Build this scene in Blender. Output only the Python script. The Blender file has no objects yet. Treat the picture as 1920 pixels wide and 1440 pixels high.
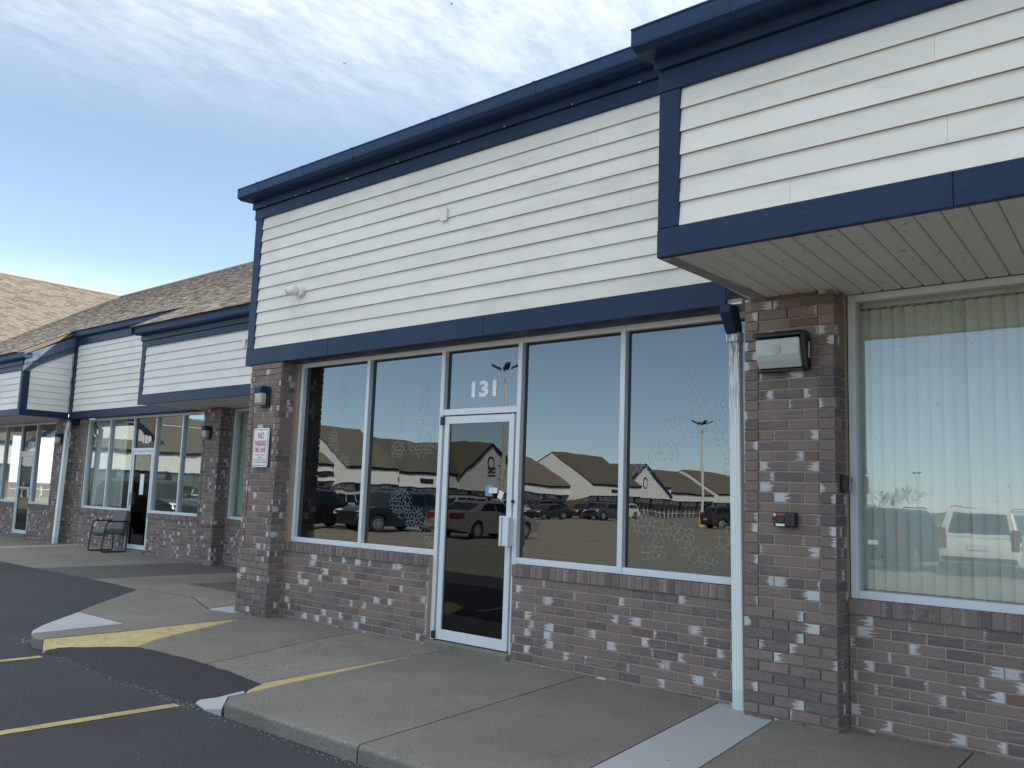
import bpy, bmesh, math, random
from mathutils import Vector, Matrix
random.seed(7)
C = bpy.context.scene.collection
S = bpy.context.scene
PI = math.pi

# ------------------------------------------------------------------ camera
CAM = Vector((0.0, -6.1447, 1.4443))
F_PX, YAW, PITCH, ROLL = 1667.9, 41.3611, 7.2447, 2.0074
a, p, r = map(math.radians, (YAW, PITCH, ROLL))
fw = Vector((-math.sin(a)*math.cos(p), math.cos(a)*math.cos(p), math.sin(p)))
rt = Vector((math.cos(a), math.sin(a), 0.0))
up = rt.cross(fw)
rt2 = math.cos(r)*rt + math.sin(r)*up
up2 = -math.sin(r)*rt + math.cos(r)*up
cd = bpy.data.cameras.new('camera'); co = bpy.data.objects.new('camera', cd); C.objects.link(co)
cd.sensor_width = 36.0; cd.sensor_fit = 'HORIZONTAL'; cd.lens = F_PX/1920*36.0
cd.clip_start = 0.05; cd.clip_end = 5000
m3 = Matrix((rt2, up2, -fw)).transposed()
co.matrix_world = Matrix.Translation(CAM) @ m3.to_4x4()
S.camera = co

# ------------------------------------------------------------------ sky, sun, exposure
SUN = Vector((1.0, 1.0, 1.10)).normalized()
elev = math.asin(SUN.z); azi = math.atan2(SUN.x, SUN.y)
W = bpy.data.worlds.new('World'); S.world = W; W.use_nodes = True
nt = W.node_tree; nt.nodes.clear()
def wn(t, **k):
    n = nt.nodes.new(t)
    for q, v in k.items(): setattr(n, q, v)
    return n
out = wn('ShaderNodeOutputWorld'); bg = wn('ShaderNodeBackground'); bg.inputs[1].default_value = 0.118
sky = wn('ShaderNodeTexSky'); sky.sky_type = 'NISHITA'; sky.sun_disc = False
sky.sun_elevation = elev; sky.sun_rotation = azi; sky.air_density = 0.65; sky.dust_density = 0.15; sky.ozone_density = 1.0
# thin high cirrus all round, drawn on a plane far overhead
tc = wn('ShaderNodeTexCoord'); sep = wn('ShaderNodeSeparateXYZ'); nt.links.new(tc.outputs['Generated'], sep.inputs[0])
def wm(op, x, y=None, clamp=False):
    n = wn('ShaderNodeMath', operation=op); n.use_clamp = clamp
    for i, v in enumerate((x, y)):
        if v is None: continue
        if isinstance(v, (int, float)): n.inputs[i].default_value = v
        else: nt.links.new(v, n.inputs[i])
    return n.outputs[0]
den = wm('ADD', wm('MAXIMUM', sep.outputs[2], 0.0), 0.10)
cx = wm('DIVIDE', sep.outputs[0], den); cy = wm('DIVIDE', sep.outputs[1], den)
cv = wn('ShaderNodeCombineXYZ'); nt.links.new(cx, cv.inputs[0]); nt.links.new(cy, cv.inputs[1])
mp = wn('ShaderNodeMapping'); mp.inputs['Rotation'].default_value = (0, 0, 0.9); mp.inputs['Scale'].default_value = (5.2, 2.2, 1)
nt.links.new(cv.outputs[0], mp.inputs[0])
n1 = wn('ShaderNodeTexNoise'); n1.inputs['Scale'].default_value = 3.0; n1.inputs['Detail'].default_value = 9; n1.inputs['Roughness'].default_value = 0.72
n1.inputs['Distortion'].default_value = 0.15
nt.links.new(mp.outputs[0], n1.inputs['Vector'])
n2 = wn('ShaderNodeTexNoise'); n2.inputs['Scale'].default_value = 0.55; n2.inputs['Detail'].default_value = 3
nt.links.new(cv.outputs[0], n2.inputs['Vector'])
def wr(x, lo, hi):
    n = wn('ShaderNodeMapRange'); n.interpolation_type = 'SMOOTHSTEP'; n.inputs[1].default_value = lo; n.inputs[2].default_value = hi
    nt.links.new(x, n.inputs[0]); return n.outputs[0]
fine = wr(n1.outputs[0], 0.22, 0.82)
elevm = wr(sep.outputs[2], 0.33, 0.52)
north = wr(sep.outputs[1], -0.1, 0.35)
big = wr(n2.outputs[0], 0.25, 0.55)
veil = wm('MULTIPLY', elevm, wm('ADD', wm('MULTIPLY', big, 0.6), 0.4))
zenith_fill = wr(sep.outputs[2], 0.42, 0.72)                      # unseen zenith cloud, thickened to brighten the shade below
cm = wm('MAXIMUM', wm('MULTIPLY', veil, wm('ADD', wm('MULTIPLY', fine, 0.40), 0.22), True), wm('MULTIPLY', zenith_fill, wm('ADD', wm('MULTIPLY', fine, 0.25), 0.72), True))
low = wr(sep.outputs[2], 0.24, 0.10)                       # pale low cloud bank near the northern horizon
lowc = wm('MULTIPLY', wm('MULTIPLY', low, north), wr(n2.outputs[0], 0.30, 0.56), True)
cm2 = wm('MAXIMUM', cm, wm('MULTIPLY', lowc, 0.75))
mx = wn('ShaderNodeMix', data_type='RGBA'); mx.inputs[7].default_value = (6.5, 6.6, 6.6, 1)
hs = wn('ShaderNodeHueSaturation'); hs.inputs['Saturation'].default_value = 0.80; hs.inputs['Hue'].default_value = 0.482; hs.inputs['Value'].default_value = 1.05; nt.links.new(sky.outputs[0], hs.inputs['Color'])
nt.links.new(cm2, mx.inputs[0]); nt.links.new(hs.outputs[0], mx.inputs[6])
nt.links.new(mx.outputs[2], bg.inputs[0]); nt.links.new(bg.outputs[0], out.inputs[0])
sl = bpy.data.lights.new('sun', 'SUN'); so = bpy.data.objects.new('sun', sl); C.objects.link(so)
sl.energy = 5.0; sl.angle = math.radians(0.5); sl.color = (1.0, 0.93, 0.82)
so.rotation_euler = SUN.to_track_quat('Z', 'Y').to_euler(); so.location = (20, 40, 60)
S.view_settings.view_transform = 'Standard'; S.view_settings.look = 'None'; S.view_settings.gamma = 1
S.view_settings.use_curve_mapping = False; S.view_settings.exposure = 1.14
S.render.engine = 'CYCLES'
S.cycles.max_bounces = 8; S.cycles.transparent_max_bounces = 16; S.cycles.glossy_bounces = 4; S.cycles.caustics_reflective = False

# ------------------------------------------------------------------ material helpers
class NT:
    def __init__(s, name):
        s.m = bpy.data.materials.new(name); s.m.use_nodes = True; s.t = s.m.node_tree; s.t.nodes.clear()
        s.out = s.t.nodes.new('ShaderNodeOutputMaterial')
    def n(s, t, ins=None, **k):
        x = s.t.nodes.new(t)
        for q, v in k.items(): setattr(x, q, v)
        for q, v in (ins or {}).items(): s.set(x.inputs[q], v)
        return x
    def set(s, inp, v):
        if isinstance(v, bpy.types.NodeSocket): s.t.links.new(v, inp)
        elif isinstance(v, tuple) and len(v) == 3 and inp.type == 'RGBA': inp.default_value = (*v, 1)
        else: inp.default_value = v
    def math(s, op, x, y=0.0, clamp=False):
        q = s.n('ShaderNodeMath', {0: x, 1: y}, operation=op); q.use_clamp = clamp; return q.outputs[0]
    def rng(s, x, lo, hi, a=0.0, b=1.0):
        return s.n('ShaderNodeMapRange', {0: x, 1: lo, 2: hi, 3: a, 4: b}).outputs[0]
    def mix(s, f, x, y):
        return s.n('ShaderNodeMix', {0: f, 6: x, 7: y}, data_type='RGBA').outputs[2]
    def noise(s, v, scale, detail=4, rough=0.55, dist=0.0):
        return s.n('ShaderNodeTexNoise', {'Vector': v, 'Scale': scale, 'Detail': detail, 'Roughness': rough, 'Distortion': dist}).outputs[0]
    def obj(s): return s.n('ShaderNodeTexCoord').outputs['Object']
    def pos(s): return s.n('ShaderNodeNewGeometry').outputs['Position']
    def uv(s): return s.n('ShaderNodeTexCoord').outputs['UV']
    def scale(s, v, sc): return s.n('ShaderNodeMapping', {'Vector': v, 'Scale': sc}).outputs[0]
    def bump(s, h, strength=0.3, dist=0.01):
        return s.n('ShaderNodeBump', {'Height': h, 'Strength': strength, 'Distance': dist}).outputs[0]
    def rand(s):
        o = s.n('ShaderNodeObjectInfo').outputs['Random']; g = s.n('ShaderNodeNewGeometry').outputs['Random Per Island']
        return s.math('FRACT', s.math('ADD', o, g))
    def wn(s, x): return s.n('ShaderNodeTexWhiteNoise', {'W': x}, noise_dimensions='1D').outputs['Value']
    def done(s, col=(.5,.5,.5), rough=0.6, metal=0.0, normal=None, spec=0.5, emit=None):
        b = s.n('ShaderNodeBsdfPrincipled'); s.b = b
        s.set(b.inputs['Base Color'], col); s.set(b.inputs['Roughness'], rough); s.set(b.inputs['Metallic'], metal)
        s.set(b.inputs['Specular IOR Level'], spec)
        if normal is not None: s.set(b.inputs['Normal'], normal)
        s.t.links.new(b.outputs[0], s.out.inputs[0]); return s.m
M = {}
def simple(name, col, rough=0.5, metal=0.0, spec=0.5, var=0.12, scale=6.0):
    t = NT(name); v = t.obj(); f = t.noise(v, scale, 5)
    c = t.mix(t.rng(f, .3, .7), tuple(x*(1-var) for x in col), tuple(min(1, x*(1+var)) for x in col))
    M[name] = t.done(c, rough, metal, t.bump(t.noise(v, scale*12, 3), .06, .004), spec); return M[name]

# brick: brown, slate and white-brushed faces; every brick takes its own look from its random number
def brick_mat(name, sill=False):
    t = NT(name); rnd = t.rand(); uv = t.uv(); P = t.pos()
    r2 = t.wn(t.math('MULTIPLY', rnd, 917.3)); r3 = t.wn(t.math('MULTIPLY', rnd, 353.7)); r4 = t.wn(t.math('MULTIPLY', rnd, 611.9)); r5 = t.wn(t.math('MULTIPLY', rnd, 139.1))
    su = t.n('ShaderNodeSeparateXYZ', {0: uv}); u0, v0 = su.outputs[0], su.outputs[1]
    flip = t.math('GREATER_THAN', r2, .45)
    u = t.math('ABSOLUTE', t.math('SUBTRACT', flip, u0))
    fine = t.noise(P, 160, 4); mid = t.noise(P, 26, 4)
    brown = t.mix(r4, (.215,.168,.156), (.26,.206,.188))
    brown = t.mix(t.math('GREATER_THAN', r5, .965), brown, (.20,.135,.11))
    # dark slate smears dragged along the face
    sv = t.n('ShaderNodeCombineXYZ', {0: t.math('MULTIPLY', u, 1.3), 1: t.math('MULTIPLY', v0, 4.0), 2: t.math('MULTIPLY', rnd, 90)}).outputs[0]
    smear = t.noise(sv, 1.4, 4, .6)
    dk = t.math('MULTIPLY', t.rng(t.math('SUBTRACT', t.math('ADD', smear, t.math('MULTIPLY', mid, .35)), t.rng(r3, 0, 1, .40, .95)), 0, .25), .8, True)
    col = t.mix(dk, brown, (.118,.108,.118))
    # white brush marks with combed ends
    tv = t.n('ShaderNodeCombineXYZ', {0: t.math('MULTIPLY', u, .6), 1: t.math('MULTIPLY', v0, 5.0), 2: t.math('MULTIPLY', rnd, 321)}).outputs[0]
    teeth = t.math('SUBTRACT', t.noise(tv, 1.6, 3, .6), .5)
    cls = t.wn(t.math('MULTIPLY', rnd, 77.7))
    ext = t.math('ADD', t.rng(cls, .40, .62, -.30, .04), t.rng(cls, .66, 1.0, 0.0, .42))
    edge = t.math('SUBTRACT', t.math('ADD', ext, t.math('MULTIPLY', teeth, t.rng(cls, .5, .8, .15, 1.05))), u)
    wm_ = t.rng(edge, 0, .03)
    # thin stray white ticks
    lv = t.n('ShaderNodeCombineXYZ', {0: t.math('MULTIPLY', u0, 2.0), 1: t.math('MULTIPLY', v0, 9.0), 2: t.math('MULTIPLY', rnd, 555)}).outputs[0]
    tick = t.rng(t.noise(lv, 1.5, 1), .755, .775)
    wm_ = t.math('MAXIMUM', wm_, t.math('MULTIPLY', tick, t.math('GREATER_THAN', r5, .45)))
    wear = t.rng(t.math('ADD', fine, t.math('MULTIPLY', mid, .4)), .42, .62)
    lo = t.rng(cls, .8, 1.0, .95, .8)
    wm_ = t.math('MULTIPLY', wm_, t.math('ADD', t.math('MULTIPLY', wear, .5), t.rng(r4, 0, 1, .28, .55)), True)
    if sill: wm_ = t.math('MULTIPLY', wm_, .22)
    col = t.mix(wm_, col, (.60,.595,.62))
    col = t.mix(t.rng(fine, .35, .75, 0, .35), col, (.07,.06,.058))
    h = t.math('ADD', t.math('MULTIPLY', mid, .8), t.math('MULTIPLY', fine, .5))
    M[name] = t.done(col, .85, 0, t.bump(h, .55, .004), .3)
brick_mat('brick'); brick_mat('sill_brick', True)
t = NT('mortar'); P = t.pos(); f = t.noise(P, 8, 5); g = t.noise(P, 220, 3)
M['mortar'] = t.done(t.mix(f, (.32,.25,.21), (.39,.32,.275)), .95, 0, t.bump(g, .5, .003), .2)

t = NT('navy_paint'); P = t.pos(); f = t.noise(P, 1.7, 5); g = t.noise(t.scale(P, (.6, 1, 5)), 9, 5, .6)
c = t.mix(t.rng(f, .3, .7), (.013,.028,.069), (.019,.038,.086)); c = t.mix(t.rng(g, .55, .8, 0, .4), c, (.045,.07,.125))
M['navy_paint'] = t.done(c, t.rng(g, .3, .7, .34, .5), 0, t.bump(t.noise(P, 60, 4), .08, .004), .2)
t = NT('navy_gutter'); P = t.pos(); f = t.noise(P, 2.3, 5); g = t.noise(t.scale(P, (.5, 1, 3)), 14, 4)
c = t.mix(t.rng(f, .3, .7), (.013,.037,.098), (.018,.047,.120)); c = t.mix(t.rng(g, .6, .8, 0, .25), c, (.07,.10,.15))
M['navy_gutter'] = t.done(c, .5, 0, t.bump(f, .1, .01), .22)
t = NT('white_siding'); P = t.pos(); rn = t.rand()
f = t.noise(P, 1.4, 6, .6); g = t.noise(t.scale(P, (.5, 1, 1.6)), 3.2, 7, .65); k = t.noise(P, 45, 3)
c = t.mix(rn, (.715,.70,.665), (.78,.765,.735)); c = t.mix(t.rng(g, .50, .76, 0, .6), c, (.53,.53,.53)); c = t.mix(t.rng(f, .52, .8, 0, .45), c, (.66,.62,.55))
c = t.mix(t.rng(k, .735, .77, 0, .8), c, (.22,.21,.2))
M['white_siding'] = t.done(c, .55, 0, t.bump(t.noise(t.scale(P, (.4, .4, 6)), 30, 4), .12, .003), .4)
t = NT('soffit'); P = t.pos(); f = t.noise(P, 1.6, 5); g = t.noise(t.scale(P, (1, .5, 1)), 15, 7, .72)
big = t.noise(P, .9, 2)
c = t.mix(f, (.78,.76,.72), (.86,.84,.80)); c = t.mix(t.math('MULTIPLY', t.rng(g, .60, .70), t.rng(big, .45, .6)), c, (.12,.12,.11))
M['soffit'] = t.done(c, .6, 0, t.bump(g, .1, .004), .3)
t = NT('aluminium'); P = t.pos(); f = t.noise(t.scale(P, (1, 1, .3)), 7, 5); k = t.noise(P, 70, 3)
c = t.mix(f, (.60,.64,.70), (.71,.75,.80)); c = t.mix(t.rng(k, .72, .76, 0, .7), c, (.2,.2,.2))
M['aluminium'] = t.done(c, .42, .0, t.bump(f, .03, .01), .5)
t = NT('white_metal'); P = t.pos(); f = t.noise(t.scale(P, (3, 3, .5)), 5, 6, .65); k = t.noise(t.scale(P, (30, 30, 3)), 3, 5, .7)
z = t.n('ShaderNodeSeparateXYZ', {0: P}).outputs[2]
c = t.mix(f, (.74,.80,.83), (.82,.86,.88)); grime = t.math('MULTIPLY', t.rng(z, 1.9, 2.75), t.rng(k, .42, .56), True)
c = t.mix(grime, c, (.10,.095,.08)); c = t.mix(t.rng(z, .14, .13), c, (.58,.74,.75))
M['white_metal'] = t.done(c, .45, 0, None, .4)

def concrete(name, c0, c1, agg=.35, stain=.5):
    t = NT(name); P = t.pos(); f = t.noise(P, .9, 6, .6); g = t.noise(P, 62, 4, .8); k = t.noise(P, 240, 2); m = t.noise(P, 3.2, 7, .7)
    rn = t.rand()
    c = t.mix(t.rng(f, .3, .7), c0, c1); c = t.mix(t.rng(m, .5, .8, 0, stain), c, tuple(x*.62 for x in c0))
    c = t.mix(t.rng(g, .53, .66, 0, agg), c, tuple(min(1, x*1.9) for x in c1)); c = t.mix(t.rng(g, .46, .34, 0, agg), c, tuple(x*.45 for x in c0))
    c = t.mix(t.math('MULTIPLY', rn, .35), c, tuple(x*.72 for x in c0))
    vo = t.n('ShaderNodeTexVoronoi', {'Vector': P, 'Scale': 5.5}); gum = t.math('MULTIPLY', t.rng(vo.outputs['Distance'], .10, .07), t.math('GREATER_THAN', t.n('ShaderNodeSeparateColor', {0: vo.outputs['Color']}).outputs[0], .86))
    c = t.mix(t.math('MULTIPLY', gum, .55, True), c, tuple(x*.35 for x in c0))
    M[name] = t.done(c, .88, 0, t.bump(t.math('ADD', g, t.math('MULTIPLY', k, .5)), .5, .004), .3)
concrete('concrete', (.166,.158,.142), (.256,.244,.222), .6, .6)
concrete('dark_concrete', (.095,.095,.092), (.125,.123,.118))
concrete('new_concrete', (.36,.385,.41), (.43,.455,.48), .10, .15)
def asphalt(name, c0, c1, far=False):
    t = NT(name); P = t.pos(); f = t.noise(P, .5, 6); g = t.noise(P, 70, 4, .8); m = t.noise(P, 2.2, 7, .7)
    c = t.mix(t.rng(f, .3, .7), c0, c1); c = t.mix(t.rng(m, .50, .75, 0, .5), c, tuple(x*1.5 for x in c1)); c = t.mix(t.rng(t.noise(P, 1.1, 4, .6), .58, .72, 0, .5), c, tuple(x*.55 for x in c0))
    c = t.mix(t.rng(g, .54, .68, 0, .55), c, tuple(x*2.6 for x in c1)); c = t.mix(t.rng(g, .46, .34, 0, .5), c, tuple(x*.4 for x in c0))
    if far:                                                # the lot turns tan farther out
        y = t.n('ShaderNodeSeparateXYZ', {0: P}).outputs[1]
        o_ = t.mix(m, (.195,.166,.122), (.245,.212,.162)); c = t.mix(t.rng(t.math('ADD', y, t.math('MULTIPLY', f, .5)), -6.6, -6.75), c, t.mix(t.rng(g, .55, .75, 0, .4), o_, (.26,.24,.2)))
    M[name] = t.done(c, .85, 0, t.bump(g, .6, .006), .3)
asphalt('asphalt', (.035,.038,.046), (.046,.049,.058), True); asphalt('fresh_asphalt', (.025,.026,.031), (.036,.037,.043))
def paint(name, col, wearcol, amt=.5):
    t = NT(name); P = t.pos(); f = t.noise(P, 9, 6, .7); g = t.noise(P, 100, 3, .7)
    f2 = t.noise(t.scale(P, (2, 1, 1)), 22, 6, .75); w = t.rng(t.math('ADD', t.math('MULTIPLY', t.math('ADD', f, f2), .5), t.math('MULTIPLY', g, .35)), .76-amt*.2, .84)
    M[name] = t.done(t.mix(w, col, wearcol), .7, 0, t.bump(g, .3, .004), .3)
paint('yellow_paint', (.47,.37,.165), (.16,.14,.10), .62); paint('flare_yellow', (.50,.415,.215), (.24,.19,.11), .45)
paint('white_line', (.55,.53,.46), (.12,.12,.12), .6); paint('blue_line', (.22,.42,.52), (.1,.11,.12), .6)
def shingle(name, c0, c1, c2):
    t = NT(name); rn = t.rand(); P = t.pos(); g = t.noise(P, 60, 3); f = t.noise(P, .6, 4)
    c = t.mix(t.rng(rn, 0, .6), c0, c1); c = t.mix(t.math('GREATER_THAN', rn, .78), c, c2); c = t.mix(t.rng(f, .4, .7, 0, .25), c, c0)
    M[name] = t.done(t.mix(t.rng(g, .5, .75, 0, .3), c, tuple(x*1.5 for x in c1)), .92, 0, t.bump(g, .4, .006), .2)
t = NT('sunlit_navy'); P = t.pos(); f = t.noise(P, 5, 6, .65)  # navy lightened towards the sunlit look of the slanting end
M['sunlit_navy'] = t.done(t.mix(t.rng(f, .4, .7), (.055,.085,.135), (.12,.16,.20)), .4, 0, None, .5)
shingle('shingle', (.22,.197,.175), (.29,.262,.235), (.15,.133,.12))
shingle('tan_shingle', (.118,.103,.087), (.156,.137,.117), (.096,.083,.07))
shingle('far_shingle', (.125,.106,.086), (.15,.128,.104), (.105,.09,.074))

def glass(name, refl, tint, opac=0.0, dirt=.0):
    t = NT(name); P = t.pos()
    wob = t.bump(t.noise(P, 1.6, 2), .22, .004)
    gl = t.n('ShaderNodeBsdfGlossy', {'Color': (.86,.93,.98), 'Roughness': 0.0, 'Normal': wob})
    tr = t.n('ShaderNodeBsdfTransparent', {'Color': tint})
    ge = t.n('ShaderNodeNewGeometry'); dt = t.n('ShaderNodeVectorMath', {0: ge.outputs['Normal'], 1: ge.outputs['Incoming']}, operation='DOT_PRODUCT').outputs['Value']
    fr = t.math('ADD', t.math('MULTIPLY', t.math('POWER', t.math('SUBTRACT', 1.0, t.math('ABSOLUTE', dt)), 5.0), .96), .04)
    fac = t.math('ADD', t.math('MULTIPLY', fr, .9), refl, True)
    mxs = t.n('ShaderNodeMixShader', {0: fac}); t.t.links.new(tr.outputs[0], mxs.inputs[1]); t.t.links.new(gl.outputs[0], mxs.inputs[2])
    df = t.n('ShaderNodeBsdfDiffuse', {'Color': (.25,.25,.24)})
    k = t.noise(P, 38, 2); sp = t.math('MULTIPLY', t.rng(k, .755, .78), dirt)
    mx2 = t.n('ShaderNodeMixShader', {0: sp}); t.t.links.new(mxs.outputs[0], mx2.inputs[1])
    dk = t.n('ShaderNodeBsdfDiffuse', {'Color': (.03,.03,.03)}); t.t.links.new(dk.outputs[0], mx2.inputs[2])
    t.t.links.new(mx2.outputs[0], t.out.inputs[0]); M[name] = t.m
glass('tinted_glass', .11, (.16,.18,.2), 0, .25)
glass('door_glass', .03, (.12,.13,.14), 0, .1)
glass('clear_glass', .04, (.93,.955,.945), 0, .85)
glass('green_glass', .085, (.90,.94,.93), 0, .2)
glass('car_glass', .05, (.10,.12,.12))
t = NT('decal'); d = t.n('ShaderNodeBsdfDiffuse', {'Color': (.55,.68,.70)}); tr = t.n('ShaderNodeBsdfTransparent')
mxs = t.n('ShaderNodeMixShader', {0: .36}); t.t.links.new(tr.outputs[0], mxs.inputs[1]); t.t.links.new(d.outputs[0], mxs.inputs[2])
t.t.links.new(mxs.outputs[0], t.out.inputs[0]); M['decal'] = t.m
simple('interior_white', (.72,.72,.69), .9); simple('groove', (.30,.285,.26), .9); simple('lap_shadow', (.33,.28,.23), .9); simple('interior', (.035,.037,.04), .9); simple('interior_pale', (.30,.32,.31), .9)
simple('blind', (.70,.71,.67), .7, var=.06); simple('white_plastic', (.72,.72,.70), .4); simple('black_plastic', (.012,.012,.014), .4, scale=20)
simple('vinyl_white', (.78,.78,.80), .5, var=.03); simple('dark_metal', (.02,.02,.022), .45, .3); simple('red_plastic', (.42,.03,.04), .35)
simple('lens', (.47,.49,.49), .25, var=.05); simple('chair_fabric', (.135,.135,.145), .95, var=.2, scale=30)
simple('black_frame', (.018,.015,.016), .4); simple('sign_white', (.72,.74,.76), .4, var=.04); simple('sign_red', (.42,.05,.07), .5); simple('sign_grey', (.33,.28,.32), .5)
simple('paper', (.75,.76,.78), .7); simple('blue_paper', (.20,.30,.48), .6); simple('tyre', (.02,.02,.02), .9); simple('alloy', (.45,.45,.46), .35, .7)
simple('pole_paint', (.62,.60,.53), .5); simple('pole_base', (.60,.44,.12), .8); simple('bark', (.13,.098,.078), .95); simple('soil', (.10,.09,.06), 1.0, scale=.3)
simple('stucco_beige', (.42,.38,.32), .9); simple('far_brick', (.16,.11,.09), .9); simple('sidewall', (.55,.54,.51), .8); simple('lamp_cream', (.46,.45,.37), .4)  # lamp lenses and bulb in plain cream
simple('taillight', (.13,.012,.012), .25); simple('headlight', (.75,.75,.75), .15); simple('plate', (.6,.62,.66), .5); simple('stone', (.20,.195,.185), .9, var=.3)
simple('lens_black', (.01,.01,.012), .15); simple('grey_trim', (.33,.34,.34), .6)
def carpaint(name, col):
    t = NT(name); M[name] = t.done(col, .28, .15, None, .6); t.b.inputs['Coat Weight'].default_value = .6
for n_, c_ in (('car_navy', (.012,.016,.028)), ('car_black', (.012,.012,.014)), ('car_grey', (.20,.19,.18)), ('car_silver', (.42,.43,.44)), ('car_white', (.74,.73,.68)), ('car_darkgrey', (.045,.05,.06)), ('car_red', (.07,.02,.02)), ('car_blue', (.014,.02,.045))): carpaint(n_, c_)
# far lap siding: boards by fine relief and a darker line at each lap
t = NT('far_siding'); P = t.pos(); z = t.n('ShaderNodeSeparateXYZ', {0: P}).outputs[2]
saw = t.math('FRACT', t.math('MULTIPLY', z, 6.6)); f = t.noise(P, .8, 4)
c = t.mix(f, (.78,.765,.72), (.85,.84,.80)); c = t.mix(t.math('LESS_THAN', saw, .10), c, (.42,.41,.38))
M['far_siding'] = t.done(c, .6, 0, t.bump(saw, .4, .03), .3)

# ------------------------------------------------------------------ object helpers
class MB:
    def __init__(s): s.v = []; s.f = []; s.u = []; s.mi = []
    def poly(s, pts, uv=None, mi=0):
        b = len(s.v); s.v += [tuple(q) for q in pts]; s.f.append(tuple(range(b, b+len(pts)))); s.mi.append(mi)
        s.u.append(uv or [(0, 0)]*len(pts)); return s
    def faces(s, verts, faces, mi=0):
        b = len(s.v); s.v += [tuple(q) for q in verts]
        for f in faces: s.f.append(tuple(b+i for i in f)); s.u.append([(0, 0)]*len(f)); s.mi.append(mi)
        return s
    def box(s, x0, x1, y0, y1, z0, z1, mi=0):
        v = [(x0,y0,z0),(x1,y0,z0),(x1,y1,z0),(x0,y1,z0),(x0,y0,z1),(x1,y0,z1),(x1,y1,z1),(x0,y1,z1)]
        return s.faces(v, [(0,3,2,1),(4,5,6,7),(0,1,5,4),(1,2,6,5),(2,3,7,6),(3,0,4,7)], mi)
    def prism(s, prof, x0, x1, axis='x', mi=0, x0t=None):
        """closed profile of (a,b) extruded along an axis; x: (x,a,b)  y: (a,y,b)  z: (a,b,z)"""
        n = len(prof)
        def P(t_, q): return (t_, q[0], q[1]) if axis == 'x' else ((q[0], t_, q[1]) if axis == 'y' else (q[0], q[1], t_))
        v = [P(x0, q) for q in prof]+[P(x1, q) for q in prof]
        fs = [tuple(range(n))[::-1], tuple(range(n, 2*n))]+[(i, (i+1) % n, n+(i+1) % n, n+i) for i in range(n)]
        return s.faces(v, fs, mi)
    def tube(s, pts, rad, n=8, mi=0, cap=True):
        pts = [Vector(q) for q in pts]; rings = []
        rads = rad if isinstance(rad, (list, tuple)) else [rad]*len(pts)
        for i, q in enumerate(pts):
            d = (pts[min(i+1, len(pts)-1)]-pts[max(i-1, 0)]).normalized()
            h = Vector((0, 0, 1)) if abs(d.z) < .9 else Vector((1, 0, 0))
            e1 = d.cross(h).normalized(); e2 = d.cross(e1)
            rings.append([q+(e1*math.cos(2*PI*k/n)+e2*math.sin(2*PI*k/n))*rads[i] for k in range(n)])
        v = [w for rg in rings for w in rg]; fs = []
        for i in range(len(pts)-1):
            for k in range(n): fs.append((i*n+k, i*n+(k+1) % n, (i+1)*n+(k+1) % n, (i+1)*n+k))
        if cap: fs += [tuple(range(n))[::-1], tuple(range((len(pts)-1)*n, len(pts)*n))]
        return s.faces(v, fs, mi)
    def lathe(s, prof, n=20, c=(0,0,0), axis='z', mi=0):
        v = []
        for (rr, h) in prof:
            for k in range(n):
                x, y = rr*math.cos(2*PI*k/n), rr*math.sin(2*PI*k/n)
                q = (x, y, h) if axis == 'z' else ((x, h, y) if axis == 'y' else (h, x, y))
                v.append((q[0]+c[0], q[1]+c[1], q[2]+c[2]))
        fs = [(i*n+k, i*n+(k+1) % n, (i+1)*n+(k+1) % n, (i+1)*n+k) for i in range(len(prof)-1) for k in range(n)]
        fs += [tuple(range(n))[::-1], tuple(range((len(prof)-1)*n, len(prof)*n))]
        return s.faces(v, fs, mi)
    def mesh(s, name, mats):
        me = bpy.data.meshes.new(name); me.from_pydata(s.v, [], s.f); 
        for m_ in (mats if isinstance(mats, (list, tuple)) else [mats]): me.materials.append(M[m_])
        me.polygons.foreach_set('material_index', s.mi)
        l = me.uv_layers.new(name='UVMap'); l.data.foreach_set('uv', [c_ for f in s.u for q in f for c_ in q])
        bm = bmesh.new(); bm.from_mesh(me); bmesh.ops.recalc_face_normals(bm, faces=bm.faces); bm.to_mesh(me); bm.free()
        me.update(); return me
    def build(s, name, mats, parent=None, bevel=0, kind=None, smooth=False, segs=1, loc=None):
        me = s.mesh(name, mats)
        if smooth:
            me.polygons.foreach_set('use_smooth', [True]*len(me.polygons))
            try: me.set_sharp_from_angle(angle=math.radians(40))
            except Exception: pass
        return link(name, me, parent, bevel, kind, segs, loc)
def wloc(o):
    v = Vector(o.location)
    return v if o.parent is None else v+wloc(o.parent)
STATIC = True
def link(name, me, parent=None, bevel=0, kind=None, segs=1, loc=None):
    o = bpy.data.objects.new(name, me); C.objects.link(o)
    if parent is not None:
        o.parent = parent
        o.location = (Vector(loc) if loc else Vector((0, 0, 0))) - (wloc(parent) if STATIC else Vector((0, 0, 0)))
    elif loc: o.location = loc
    if bevel:
        b = o.modifiers.new('bevel', 'BEVEL'); b.width = bevel; b.segments = segs; b.limit_method = 'ANGLE'; b.angle_limit = math.radians(50)
    if kind: o['kind'] = kind
    return o
def tag(o, label, cat=None, group=None):
    o['label'] = label
    if cat: o['category'] = cat
    if group: o['group'] = group
    return o
def thing(name, label, cat, loc=(0,0,0), rz=0, group=None, kind=None):
    o = bpy.data.objects.new(name, None); C.objects.link(o); o.location = loc; o.rotation_euler = (0, 0, rz); o.empty_display_size = .1
    if kind: o['kind'] = kind
    else: tag(o, label, cat, group)
    return o
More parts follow.
